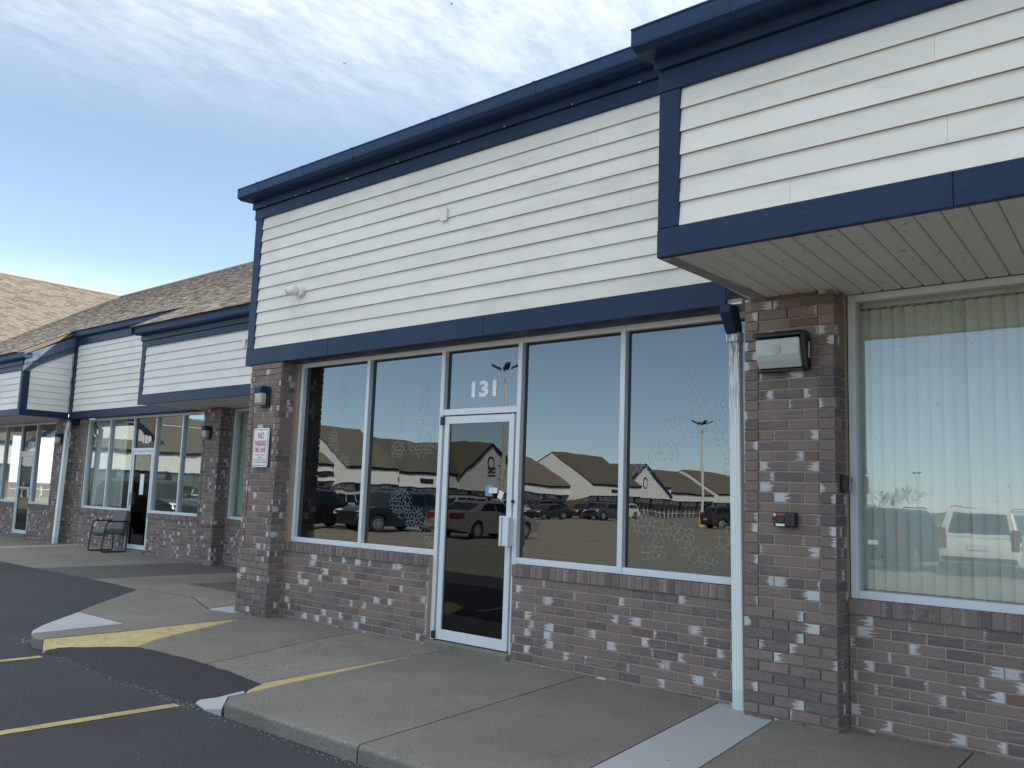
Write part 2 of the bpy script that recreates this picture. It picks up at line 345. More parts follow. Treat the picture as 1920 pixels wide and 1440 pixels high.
def text(body, size, loc, parent, mat, name, bold=0.0, extr=.002, rot=(PI/2, 0, 0), align='LEFT', sx=1.0):
    cu = bpy.data.curves.new('t', 'FONT'); cu.body = body; cu.size = size; cu.offset = bold; cu.extrude = extr; cu.align_x = align; cu.resolution_u = 3
    o = bpy.data.objects.new('t', cu); C.objects.link(o)
    dg = bpy.context.evaluated_depsgraph_get(); me = bpy.data.meshes.new_from_object(o.evaluated_get(dg))
    bpy.data.objects.remove(o); bpy.data.curves.remove(cu)
    me.transform(Matrix.Scale(sx, 4, (1, 0, 0))); me.transform(Matrix.Rotation(rot[2], 4, 'Z') @ Matrix.Rotation(rot[0], 4, 'X'))
    me.materials.clear(); me.materials.append(M[mat])
    return link(name, me, parent, loc=loc)

# ------------------------------------------------------------------ bricks
BU, BV, JT = .2205, .0725, .0095          # module length, course height, joint
_bm = {}
def brick_mesh(l, h, d, mat='brick'):
    """front at y=0 (facing -y), body to +y; chamfered front edges; uv 0..1 over each face"""
    key = (round(l, 4), round(h, 4), round(d, 4), mat)
    if key in _bm: return _bm[key]
    c = .004; x0, x1, z0, z1 = -l/2, l/2, -h/2, h/2
    mb = MB()
    def uvx(q): return ((q[0]-x0)/l, (q[2]-z0)/h)
    def uvy(q): return (min(1, q[1]/d), (q[2]-z0)/h)
    F = [(x0+c, 0, z0+c), (x1-c, 0, z0+c), (x1-c, 0, z1-c), (x0+c, 0, z1-c)]
    B = [(x0, c, z0), (x1, c, z0), (x1, c, z1), (x0, c, z1)]
    K = [(x0, d, z0), (x1, d, z0), (x1, d, z1), (x0, d, z1)]
    def add(q, f): mb.poly(q, [f(w) for w in q])
    add(F, uvx)
    for i in range(4):
        j = (i+1) % 4; add([B[i], B[j], F[j], F[i]], uvx)
    for i in range(4):
        j = (i+1) % 4; add([K[i], K[j], B[j], B[i]], uvy if i in (1, 3) else uvx)
    # merge shared corners so that one brick is one island
    me = mb.mesh('brick', mat); bm = bmesh.new(); bm.from_mesh(me); bmesh.ops.remove_doubles(bm, verts=bm.verts, dist=1e-5); bm.to_mesh(me); bm.free()
    _bm[key] = me; return me
def rowfill(x0, x1, off):
    """brick spans filling x0..x1 in a running bond"""
    res = []; x = x0-off
    while x < x1-.02:
        s0, s1 = max(x, x0), min(x+BU, x1)
        if s1-s0 > .035: res.append((s0+JT/2, s1-JT/2))
        x += BU
    return res
def place(lst, x0, x1, zc, y, h=None, d=.09, rz=0.0, mat='brick'):
    lst.append((x0, x1, zc, y, h or BV-JT, d, rz, mat))
def emit(lst, parent, name='brick', cap=300):
    """lst of (x0,x1,zc,y,h,d,rz,mat): rz 0 faces -y (x span), rz 90deg faces +x (y span, y is then the x plane)"""
    it = []
    for (s0, s1, zc, pl, h, d, rz, mat) in lst:
        c = (s0+s1)/2
        jit = random.uniform(-.0015, .0015)
        loc = Vector((c, pl+jit, zc)) if rz == 0 else Vector((pl-jit, c, zc))
        it.append(((loc-CAM).length, loc, s1-s0, h, d, rz, mat))
    it.sort(key=lambda q: q[0])
    for q in it[:cap]:
        o = link(name, brick_mesh(q[2], q[3], q[4], q[6]), parent, loc=q[1]); o.rotation_euler = (random.uniform(-.006, .006), random.uniform(-.006, .006), q[5])
    if it[cap:]:
        V, Fc, U = [], [], []
        for q in it[cap:]:
            me = brick_mesh(q[2], q[3], q[4], q[6]); mt = Matrix.Translation(q[1]) @ Matrix.Rotation(q[5], 4, 'Z'); b = len(V)
            V += [tuple(mt @ v.co) for v in me.vertices]
            for pl_ in me.polygons:
                Fc.append([b+i for i in pl_.vertices]); U += [tuple(me.uv_layers[0].data[k].uv) for k in pl_.loop_indices]
        me = bpy.data.meshes.new('bricks'); me.from_pydata(V, [], Fc); me.materials.append(M[it[-1][6]])
        l = me.uv_layers.new(name='UVMap'); l.data.foreach_set('uv', [c_ for q in U for c_ in q])
        link('distant_bricks', me, parent, kind='stuff')
Z0 = .745-11*BV
def knee_wall(lst, sill, parent, x0, x1, y):
    """brick wall under a window: 11 courses and a rowlock sill"""
    for k in range(11):
        for s0, s1 in rowfill(x0, x1, (k % 2)*BU/2+.06): place(lst, s0, s1, Z0+BV*(k+.5), y)
    n = max(1, round((x1-x0)/.0735)); w = (x1-x0)/n
    for i in range(n): place(sill, x0+i*w+.004, x0+(i+1)*w-.004, .796, y-.016, .100, .12, 0, 'sill_brick')
    MB().box(x0, x1, y+.005, y+.16, -.25, .745).box(x0, x1, y-.008, y+.158, .745, .842).build('mortar_backing', 'mortar', parent)
def pier(lst, parent, x0, x1, yf, yb, ztop, panel=True):
    """projecting brick pier, its right return visible, with a recessed panel between end columns"""
    n = int((ztop-Z0)/BV); hd = (x1-x0-2*BU)/2; dret = yb-yf
    for k in range(n+1):
        zc = Z0+BV*(k+.5); h = BV-JT
        if zc+h/2 > ztop:
            h2 = ztop-(zc-h/2)
            if h2 < .02: continue
            zc = zc-h/2+h2/2; h = h2
        inp = panel and 11 <= k <= n-3
        if inp:
            dp = .19 if k % 2 else .10
            place(lst, x0+JT/2, x0+hd-JT/2, zc, yf, h, min(dp, dret-.01)); place(lst, x1-hd+JT/2, x1, zc, yf, h, min(dp, dret-.01))
            off = (k % 2)*BU/2
            for s0, s1 in rowfill(x0+hd, x1-hd, off): place(lst, s0, s1, zc, yf+.011, h)
            ret0 = yf+dp
        else:
            dp = .10 if k % 2 else min(.19, dret-.01)
            if k % 2: 
                for s0, s1 in rowfill(x0, x1-hd, BU-hd): place(lst, s0, s1, zc, yf, h)
                place(lst, x1-hd+JT/2, x1, zc, yf, h, min(.19, dret-.01)); dp = min(.19, dret-.01)
            else:
                for s0, s1 in rowfill(x0, x1-BU, 0): place(lst, s0, s1, zc, yf, h)
                dp = .10; place(lst, x1-BU+JT/2, x1, zc, yf, h, dp)
            ret0 = yf+dp
        if yb-ret0 > .04: place(lst, ret0+JT, yb-JT/2, zc, x1, h, .09, PI/2)
    MB().box(x0+.004, x1-.005, yf+.017, yb+.1, -.25, ztop-.004).build('mortar_backing', 'mortar', parent)

# ------------------------------------------------------------------ facade pieces
EXPO = .149
def siding(parent, x0, x1, y, z0, z1, joints=(), expo=EXPO):
    """lap boards on a wall facing -y; every board its own object, split at staggered butt joints"""
    n = math.ceil((z1-z0)/expo-.15); top = z1; k = 0
    z = z0
    while z < z1-.01:
        zt = min(z+expo, z1)
        js = [x0]+[j for (row, j) in joints if row == k and x0+.2 < j < x1-.2]+[x1]; js.sort()
        for a_, b_ in zip(js, js[1:]):
            g = .0006; lip = random.uniform(.022, .027)
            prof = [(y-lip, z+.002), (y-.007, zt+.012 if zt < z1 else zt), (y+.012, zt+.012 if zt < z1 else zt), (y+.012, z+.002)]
            q = MB().prism(prof, a_+g, b_-g); q.mi[-1] = 1; q.build('siding_board', ['white_siding', 'lap_shadow'], parent)  # brown undersides paint in the dirty shadow line under each lap
        z = zt; k += 1
    MB().box(x0, x1, y+.013, y+.03, z0, z1).build('sheathing', 'grey_trim', parent)
def trim(parent, x0, x1, y0, y1, z0, z1, name='trim_board', mat='navy_paint', bevel=.004):
    return MB().box(x0, x1, y0, y1, z0, z1).build(name, mat, parent, bevel)
def gutter(parent, x0, x1, yw, z0, z1, depth, seams=(), label=None):
    """box gutter: fascia face, sloped front, underside back to the wall"""
    yf = yw-depth
    prof = [(yw, z0+.012), (yf+.055, z0), (yf+.004, z0+.022), (yf, z0+.04), (yf, z1-.014), (yf-.006, z1-.010), (yf-.006, z1), (yf+.02, z1), (yf+.02, z0+.08), (yw-.02, z0+.08), (yw-.02, z1), (yw, z1)]
    g = MB().prism(prof, x0, x1).build('gutter', 'navy_gutter', parent)
    for sx in seams:
        pr = [(yf+.05, z0-.003), (yf+.001, z0+.019), (yf-.003, z0+.04), (yf-.003, z1-.014), (yf-.009, z1-.010), (yf-.009, z1+.003), (yf+.03, z1+.004), (yf+.03, z1-.004), (yf+.005, z1-.02), (yf+.005, z0+.045)]
        MB().prism(pr, sx, sx+.035).build('gutter_seam', 'navy_gutter', g)
    return g
def storefront(parent, y, xs, z0, z1, gmat, door=None, zt=2.257, fw_=.05, gmats=None):
    """frame members and panes between the x positions xs (mullion centres; first and last are jamb outer edges)"""
    yb = y+.11
    for i, x in enumerate(xs):
        x_0 = x if i == 0 else (x-fw_ if i == len(xs)-1 else x-fw_/2)
        isd = door is not None and i in (door, door+1)
        MB().box(x_0, x_0+fw_, y, yb, (.035 if isd else z0), z1).build('mullion', 'aluminium', parent, .003)
    for i in range(len(xs)-1):
        l = xs[i]+(fw_ if i == 0 else fw_/2)+.001; r_ = xs[i+1]-(fw_ if i == len(xs)-2 else fw_/2)-.001
        MB().box(l, r_, y+.003, yb, z1-.05, z1).build('head_frame', 'aluminium', parent, .003)
        g = (gmats or {}).get(i, gmat)
        if door is not None and i == door:
            MB().box(l, r_, y+.003, yb, zt-.03, zt+.03).build('transom_bar', 'aluminium', parent, .003)
            MB().box(l, r_, y+.05, y+.056, zt+.03, z1-.05).build('pane', g, parent)
        else:
            MB().box(l, r_, y+.003, yb, z0, z0+.055).build('sill_frame', 'aluminium', parent, .003)
            MB().box(l, r_, y+.05, y+.056, z0+.055, z1-.05).build('pane', g, parent)
def door_leaf(parent, x0, x1, y, z0, z1, hinge_left=True, mat='door_glass', closer=True):
    d = MB().box(x0, x0+.062, y+.004, y+.05, z0, z1).box(x1-.062, x1, y+.004, y+.05, z0, z1).box(x0+.062, x1-.062, y+.005, y+.049, z1-.075, z1).box(x0+.062, x1-.062, y+.005, y+.049, z0, z0+.095).build('door', 'aluminium', parent, .003)
    MB().box(x0+.062, x1-.062, y+.024, y+.030, z0+.095, z1-.075).build('pane', mat, d)
    return d
def downspout(parent, x, y, z1, lean=0.0, w=.085, dp=.06):
    """corrugated rectangular spout"""
    prof = []
    for i in range(9):
        prof.append((-w/2+w*i/8, -(dp/2) - (.006 if i % 2 else 0)))
    prof += [(w/2, dp/2), (-w/2, dp/2)]
    mb = MB(); n = len(prof); v = []
    for (zz, ox) in ((-.01, 0), (.13, lean*.05), (z1, lean)):
        v += [(x+ox+q[0], y+q[1], zz) for q in prof]
    fs = [tuple(range(n))[::-1], tuple(range(2*n, 3*n))]+[(k*n+i, k*n+(i+1) % n, (k+1)*n+(i+1) % n, (k+1)*n+i) for k in range(2) for i in range(n)]
    return mb.faces(v, fs).build('downspout', 'white_metal', parent)
def honeycomb(parent, x0, x1, y, z0, z1, blobs, cell=.05, seed=1):
    """frosted honeycomb film: thin outlines of irregular cells, kept where a blob covers them"""
    rnd = random.Random(seed); mb = MB(); nx = int((x1-x0)/cell)+2; nz = int((z1-z0)/(cell*.866))+2; V = {}
    def vert(i, j, k):
        key = (i, j, k)
        if key not in V:
            cx_ = x0+i*cell+(cell/2 if j % 2 else 0); cz_ = z0+j*cell*.866
            q = (cx_, cz_+cell*.577) if k == 0 else (cx_+cell/2, cz_+cell*.2885)
            V[key] = (q[0]+rnd.uniform(-.33, .33)*cell, q[1]+rnd.uniform(-.33, .33)*cell)
        return V[key]
    def near(q): return any(((q[0]-bx)/rx)**2+((q[1]-bz)/rz_)**2 < 1+rnd.uniform(-.35, .25) for bx, bz, rx, rz_ in blobs)
    for j in range(nz):
        for i in range(nx):
            ev = (j % 2)
            e = [(vert(i, j, 0), vert(i, j, 1)), (vert(i, j, 0), vert(i-1, j, 1)), (vert(i, j, 1), vert(i+ev, j-1, 0))]
            for q0, q1 in e:
                mid_ = ((q0[0]+q1[0])/2, (q0[1]+q1[1])/2)
                if not near(mid_): continue
                if not all(x0 < q[0] < x1 and z0 < q[1] < z1 for q in (q0, q1)): continue
                d = Vector((q1[0]-q0[0], q1[1]-q0[1])); L = d.length
                if L < 1e-4 or L > cell*1.7: continue
                nrm = Vector((-d.y, d.x))/L; w0 = .0030; w1 = .0015; P_ = [Vector(q0), (Vector(q0)+Vector(q1))/2, Vector(q1)]
                for a_, b_, wa, wb in ((P_[0], P_[1], w0, w1), (P_[1], P_[2], w1, w0)):
                    mb.poly([(a_.x-nrm.x*wa, y, a_.y-nrm.y*wa), (b_.x-nrm.x*wb, y, b_.y-nrm.y*wb), (b_.x+nrm.x*wb, y, b_.y+nrm.y*wb), (a_.x+nrm.x*wa, y, a_.y+nrm.y*wa)])
    if mb.f: mb.build('honeycomb_decal', 'decal', parent, kind='stuff')
def soffit(parent, x0, x1, y0, y1, z, w=.13, skew=0.0):
    x = x0
    while x < x1-.01:
        xe_ = min(x+w, x1)
        pr = [(x+.002, z+.013), (x+.016, z), (xe_-.010, z), (xe_-.002, z+.013)]; sk = skew*(y1-y0)
        MB().faces([(q[0], y0, q[1]) for q in pr]+[(q[0]+sk, y1, q[1]) for q in pr], [(0,1,2,3), (7,6,5,4), (0,4,5,1), (1,5,6,2), (2,6,7,3), (3,7,4,0)]).build('soffit_panel', 'soffit', parent); x = xe_
    MB().box(x0, x1, y0, y1, z+.0135, z+.04).build('soffit_deck', 'groove', parent)
def shingles(parent, pt, x0, x1, L, mat='shingle', course=.125, tab=.24, clip=None):
    """stepped courses of separate tabs on a roof plane. pt(x, s, h) -> world point: s up the slope, h off the plane"""
    mb = MB(); n = int(L/course)
    for k in range(n+1):
        s0, s1 = k*course, min(L, (k+1)*course+.02); x = x0-random.random()*tab
        while x < x1:
            w = tab*random.uniform(.7, 1.25); xa, xb = max(x, x0), min(x+w-.006, x1); x += w
            if xb-xa < .02: continue
            if clip:
                xa, xb = clip(xa, xb, s0)
                if xb-xa < .02: continue
            h0 = .013+random.uniform(-.003, .004); h1 = .003
            b = [pt(xa, s0, h0), pt(xb, s0, h0), pt(xb, s1, h1), pt(xa, s1, h1), pt(xa, s0, 0), pt(xb, s0, 0)]
            mb.faces(b, [(0, 1, 2, 3), (4, 5, 1, 0), (1, 5, 2), (4, 0, 3)])
    return mb.build('shingles', mat, parent, kind='stuff')

# ------------------------------------------------------------------ ground
ZA = -.10
def lot_z(x, y):
    z = ZA if y > -6 else ZA-.0075*(-6-y)
    if x < -8.9:                                            # the asphalt has been built up to the walk on the left
        tt = min(1, max(0, (y+2.4)/2.2)); z += (tt*tt*(3-2*tt))*.094*min(1, (-8.9-x)/.9)
    return z
xs = [-100, -60, -40]+[-30+i*1.5 for i in range(12)]+[-12+i*.35 for i in range(60)]+[9.5, 14, 20, 40, 80]
ys = [-260, -180, -120, -80, -50, -30, -20, -14, -10, -8, -6]+[-5+i*.3 for i in range(26)]+[4]
mb = MB(); V = [(x, y, lot_z(x, y)) for y in ys for x in xs]; nx = len(xs)
mb.faces(V, [(j*nx+i, j*nx+i+1, (j+1)*nx+i+1, (j+1)*nx+i) for j in range(len(ys)-1) for i in range(nx-1)])
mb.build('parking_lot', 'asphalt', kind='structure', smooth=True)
MB().box(-1800, 1800, -1800, 1800, -4.2, -3.2).build('ground', 'soil', kind='structure')
def stripe(x0, y0, x1, y1, w=.10, mat='yellow_paint', lift=.004, name='parking_line'):
    d = Vector((x1-x0, y1-y0)); n = Vector((-d.y, d.x)).normalized()*w/2; L = max(1, int(d.length/1.0)); mb = MB(); P_ = []
    for i in range(L+1):
        q = Vector((x0, y0))+d*i/L; P_.append((q, lot_z(q.x, q.y)+lift))
    for (q, z), (q2, z2) in zip(P_, P_[1:]):
        mb.poly([(q.x+n.x, q.y+n.y, z), (q.x-n.x, q.y-n.y, z), (q2.x-n.x, q2.y-n.y, z2), (q2.x+n.x, q2.y+n.y, z2)])
    return mb.build(name, mat, kind='structure')
for x in (-8.42, -6.05, -3.7, -1.35, 1.0, 3.35): stripe(x, -2.74, x-.02, -8.0)
for i in range(22): stripe(-46+i*2.75, -22.8, -46+i*2.75, -17.2, .1, 'white_line') if not -14.2 < -46+i*2.75 < -9 else None
for i in range(22): stripe(-46+i*2.75, -22.8, -46+i*2.75, -28.2, .1, 'white_line')
stripe(-46, -22.8, 12, -22.8, .1, 'white_line'); stripe(-46, -13.8, -15, -13.8, .1, 'white_line')
for y in (-44, -49.5, -66, -71.5):
    for i in range(16): stripe(-62+i*2.75, y, -62+i*2.75, y-5.2, .1, 'white_line')
for i in range(7): stripe(-14.2+i*.8, -12.2, -12.6+i*.8, -18.6, .1, 'blue_line')
stripe(-14.4, -12.1, -9.2, -12.1, .1, 'blue_line'); stripe(-12.7, -18.7, -7.2, -18.7, .1, 'blue_line')

# ------------------------------------------------------------------ sidewalk: separate slabs with open joints
walk = thing('sidewalk', '', '', (-5, -1.3, 0), kind='structure')
def slab(pts, mat='concrete', name='sidewalk_slab', z=0.0, th=.24, bev=.008, edge=(), gap=.004, big=.028, label=None):
    """pts (x,y) or (x,y,z) counter-clockwise or not; edge = indices of outer edges i->i+1 that get a big rounded nose"""
    P3 = [Vector((q[0], q[1], q[2] if len(q) > 2 else z)) for q in pts]
    cx_ = sum((q for q in P3), Vector())/len(P3)
    P3 = [q+(cx_-q).normalized()*gap*Vector((1, 1, 0)) for q in P3]
    bm = bmesh.new(); vs = [bm.verts.new(q) for q in P3]; lo = [bm.verts.new(q-Vector((0, 0, th))) for q in P3]; n = len(vs)
    bm.faces.new(vs)
    for i in range(n): bm.faces.new((vs[i], lo[i], lo[(i+1) % n], vs[(i+1) % n]))
    bm.faces.new(lo[::-1]); bmesh.ops.recalc_face_normals(bm, faces=bm.faces)
    bm.edges.ensure_lookup_table(); E1, E2 = [], []
    for i in range(n):
        e = bm.edges.get((vs[i], vs[(i+1) % n])); (E2 if i in edge else E1).append(e)
    if E2: bmesh.ops.bevel(bm, geom=E2, offset=big, segments=4, affect='EDGES', profile=.5)
    E1 = [e for e in E1 if e.is_valid]
    if E1: bmesh.ops.bevel(bm, geom=E1, offset=bev, segments=1, affect='EDGES')
    me = bpy.data.meshes.new(name); bm.to_mesh(me); bm.free(); me.materials.append(M[mat])
    o = link(name, me, walk)
    if label: o['label'] = label
    return o
KY = -2.68
slab([(-6.07,.05),(-4.52,.05),(-4.14,KY),(-5.55,KY),(-5.66,KY+.10),(-5.70,-2.42),(-6.05,-.42)], edge=(2,3,4))
slab([(-4.51,.05),(-3.29,.05),(-2.87,KY),(-4.13,KY)], edge=(2,))
slab([(-3.28,.05),(-2.80,.05),(-2.40,KY),(-2.86,KY)], 'new_concrete', edge=(2,), bev=.004, label='pale new concrete strip leading from the downspout to the kerb')
slab([(-2.79,.05),(-1.57,.05),(-1.40,KY),(-2.39,KY)], edge=(2,))
x = -1.56
while x < 7:
    slab([(x,.05),(x+1.5,.05),(x+1.5,KY),(x+.17 if x < -1.5 else x,KY)], edge=(2,)); x += 1.51
# kerb ramp: two slabs falling to the fresh asphalt, painted flares at both sides
def rz_(y): return 0 if y > -.45 else -.055*(-.45-y)/1.5
def R3(q): return [(x, y, rz_(y)) for x, y in q]
slab(R3([(-8.90,.05),(-7.39,.05),(-7.33,-.45),(-7.06,-1.96),(-8.21,-1.98),(-8.42,-1.64),(-8.88,-.46)]))
slab(R3([(-7.38,.05),(-6.08,.05),(-6.06,-.43),(-6.13,-2.0),(-7.05,-1.96),(-7.32,-.45)]))
slab([(-8.89,-.46,0),(-8.43,-1.64,-.042),(-8.20,-1.98,-.055),(-8.50,-2.44,-.09),(-8.50,-2.63,-.10),(-8.62,-2.66,-.06),(-8.76,-2.60,0),(-8.77,-1.76,0),(-8.87,-1.02,0)], 'flare_yellow', 'ramp_flare', th=.2, label='worn yellow painted ramp flare beside the kerb tip')
slab([(-6.055,-.45,-.001),(-5.715,-2.38,0),(-5.80,-2.36,-.03),(-5.93,-2.26,-.045),(-6.12,-2.0,-.055),(-6.10,-1.35,-.033)], 'flare_yellow', 'ramp_flare', th=.2, label='narrow yellow painted ramp flare running to the door')
slab([(-5.94,-2.27,-.046),(-5.80,-2.37,-.03),(-5.71,-2.40,-.002),(-5.67,KY+.10,-.003),(-5.57,KY-.005,-.05),(-5.80,-2.68,-.094),(-6.10,-2.60,-.096)], 'new_concrete', 'ramp_flare', th=.2, bev=.003, label='patched pale concrete nose of the ramp')
slab([(-8.90,.05),(-8.89,-.47),(-8.88,-1.02),(-8.78,-1.76),(-8.78,-2.60),(-8.93,-2.63),(-9.12,-2.57),(-9.25,-1.60),(-10.38,-1.60),(-10.68,-1.37),(-11.42,-.70),(-12.12,-.06),(-12.12,.10),(-11.67,.10),(-11.0,.13),(-9.79,-.33),(-9.33,-.29),(-9.33,.05)], edge=(4,5,8,9,10), big=.02)
slab([(-9.13,-2.57),(-9.26,-1.61),(-10.37,-1.61),(-10.0,-1.95),(-9.62,-2.29),(-9.35,-2.48)], 'new_concrete', bev=.004, edge=(2,3,4,5), big=.03, label='pale new concrete triangle at the kerb tip')
slab([(-12.13,.12),(-11.67,.11),(-11.0,.14),(-9.78,-.32),(-9.92,.08),(-9.42,.06),(-9.42,.80),(-11.08,.81),(-12.44,.80)], z=.012)
slab([(-9.78,-.33),(-9.33,-.29),(-9.33,.05),(-9.91,.07)], 'new_concrete', bev=.003, z=.006)
slab([(-12.44,.81),(-11.08,.82),(-9.42,.81),(-9.42,3.1),(-12.5,3.1)], 'dark_concrete')
slab([(-13.75,.04),(-12.95,.02),(-12.14,-.05),(-12.14,.11),(-12.45,.80),(-12.51,3.1),(-13.76,3.1)])
slab([(-15.85,.04),(-13.76,.04),(-13.77,3.1),(-15.86,3.1)], 'dark_concrete')
slab([(-18.3,.04),(-15.86,.04),(-15.87,3.1),(-18.3,3.1)]); slab([(-20.55,.04),(-18.31,.04),(-18.31,3.1),(-21.25,3.1)])
slab([(-20.8,.04),(-20.56,.04),(-21.26,3.1),(-21.5,3.1)], 'new_concrete', bev=.003, label='pale concrete strip at the far downspout')
x = -20.81
for k in range(9):
    slab([(x-2.2,.04),(x,.04),(x-.69 if k == 0 else x,3.1),(x-2.2,3.1)]); x -= 2.21
# fresh asphalt patch filling the ramp foot, a lumpy sheet on the lot
mb = MB(); nu, nv = 26, 12
top = [(-8.46,-2.44),(-8.22,-2.02),(-7.9,-1.97),(-7.5,-1.95),(-7.03,-1.945),(-6.5,-1.975),(-5.98,-2.06)]
bot = [(-8.60,-2.66),(-8.14,-2.62),(-7.69,-2.66),(-7.13,-2.69),(-6.61,-2.67),(-6.25,-2.68),(-5.86,-2.63)]
def lerp_poly(P_, f):
    q = f*(len(P_)-1); i = min(int(q), len(P_)-2); tt = q-i; return (P_[i][0]*(1-tt)+P_[i+1][0]*tt, P_[i][1]*(1-tt)+P_[i+1][1]*tt)
rnd = random.Random(3); V = []
for j in range(nv+1):
    for i in range(nu+1):
        t0 = lerp_poly(top, i/nu); b0 = lerp_poly(bot, i/nu); tt = j/nv
        x = t0[0]*(1-tt)+b0[0]*tt; y = t0[1]*(1-tt)+b0[1]*tt+(rnd.uniform(-.035, .035) if j == nv else 0)+(rnd.uniform(-.012, .012) if j == 0 else 0)
        ztop = rz_(y)+.004 if j == 0 else -.052-.030*tt
        z = ztop+.012*math.sin(tt*PI)+rnd.uniform(-.0025, .0025)
        if j == nv: z = ZA-.002
        V.append((x, y, z))
mb.faces(V, [(j*(nu+1)+i, j*(nu+1)+i+1, (j+1)*(nu+1)+i+1, (j+1)*(nu+1)+i) for j in range(nv) for i in range(nu)])
mb.build('asphalt_patch', 'fresh_asphalt', kind='structure', smooth=True)
# loose grit along the patch and the kerb
mb = MB(); rnd = random.Random(5)
def pebble(x, y, z, s):
    v = [(x+s*math.cos(k*2*PI/5+rnd.random()), y+s*math.sin(k*2*PI/5+rnd.random()), z) for k in range(5)]+[(x+rnd.uniform(-.3,.3)*s, y+rnd.uniform(-.3,.3)*s, z+s*rnd.uniform(.5,1))]
    mb.faces(v, [(k, (k+1) % 5, 5) for k in range(5)])
for i in range(260):
    f = rnd.random(); b0 = lerp_poly(bot, f); pebble(b0[0]+rnd.gauss(0,.03), b0[1]+rnd.gauss(0,.04), ZA+.001+max(0, rnd.gauss(0, .008)), rnd.uniform(.002, .008))
for i in range(160):
    x = rnd.uniform(-6.1, -3.9); pebble(x, KY-abs(rnd.gauss(.02, .05)), ZA+.001, rnd.uniform(.002, .008))
for i in range(70): pebble(-9.2+rnd.gauss(0,.12)-.1, -2.62+rnd.gauss(0,.06)+.1, lot_z(-9.3,-2.5)+.001, rnd.uniform(.003,.012))
for i in range(60): pebble(rnd.uniform(-8,-2), rnd.uniform(-5,-2.9), ZA+.001, rnd.uniform(.003,.007))
for i in range(50):
    x = rnd.uniform(-8.3,-6.2); y = rnd.uniform(-2.55,-2.05); pebble(x, y, -.058-.03*((-1.95-y)/.7)+.010, rnd.uniform(.003,.009))
for i in range(140):
    x = rnd.uniform(-8.7, -2.4)
    if not -6.45 < x < -5.3: pebble(x, -abs(rnd.gauss(0, .025))-.004-(.2 if x > -2.98 else 0), .001, rnd.uniform(.003, .008))
mb.build('grit', 'stone', kind='stuff')

# ------------------------------------------------------------------ shop 131 (centre)
S1 = thing('shop_unit', 'middle shop unit numbered 131 with white lap siding above two pairs of dark windows', 'shop', (-6.2, 0, 0))
bl, sb = [], []
pier(bl, S1, -9.44, -8.81, -.21, 0.0, 2.925)
knee_wall(bl, sb, S1, -8.805, -6.405, 0.0); knee_wall(bl, sb, S1, -5.33, -2.99, 0.0)
emit(bl, S1, 'brick', 300); emit(sb, S1, 'sill_brick', 300)
MB().box(-8.81, -8.775, .02, .15, .842, 2.93).build('jamb_filler', 'mortar', S1)
storefront(S1, .045, [-8.773, -7.545, -6.378, -5.359, -4.212, -2.99], .850, 2.925, 'tinted_glass', door=2)
door_leaf(S1, -6.325, -5.41, .045, .065, 2.215)
MB().box(-6.40, -5.335, -.045, .2, -.1, .055).build('threshold', 'concrete', S1, .008)
# door hardware
MB().box(-5.474, -5.452, -.040, .0, 1.00, 1.262).box(-5.474, -5.452, -.0, .06, 1.235, 1.262).box(-5.545, -5.474, .040, .05, 1.21, 1.27).build('push_handle', 'aluminium', S1, .003)
MB().box(-5.447, -5.372, -.028, .049, 1.00, 1.262).build('pull_handle', 'aluminium', S1, .006)
MB().lathe([(.0, .03), (.017, .03), (.017, .046), (.0, .046)], 14, (-5.383, .0, 1.405), 'y').build('door_lock', 'dark_metal', S1)
MB().box(-6.365, -6.325, .022, .044, 2.13, 2.215).build('door_hinge', 'dark_metal', S1, .003)
MB().box(-6.365, -6.325, .022, .044, .07, .14).build('door_hinge', 'dark_metal', S1, .003)
text('131', .205, (-6.06, .094, 2.405), S1, 'vinyl_white', 'unit_number', .0080, .002, sx=1.36)
honeycomb(S1, -8.72, -7.57, .093, .92, 2.86, [(-8.02, 2.50, .12, .17), (-8.15, 1.95, .10, .2), (-7.95, 1.75, .12, .10)], .042, 2)
honeycomb(S1, -7.52, -6.41, .093, .92, 2.86, [(-6.68, 2.42, .09, .24), (-6.62, 2.12, .17, .15), (-7.02, 2.2, .05, .22), (-7.05, 1.9, .12, .1), (-6.68, 1.93, .22, .11), (-6.98, 1.35, .16, .16), (-6.72, 1.18, .16, .13), (-6.52, 1.0, .08, .08)], .044, 3)
honeycomb(S1, -4.18, -3.12, .093, .92, 2.86, [(-3.55, 2.50, .10, .16), (-3.52, 2.28, .12, .18), (-3.62, 2.05, .26, .11), (-3.30, 2.1, .14, .24), (-3.2, 1.8, .10, .22), (-3.82, 1.86, .18, .10), (-4.02, 1.72, .10, .12), (-3.85, 1.22, .26, .08), (-4.05, 1.27, .12, .10), (-3.92, 1.05, .14, .07), (-3.6, 1.13, .08, .13), (-3.28, 1.17, .08, .14), (-3.45, 1.02, .10, .07)], .058, 4)
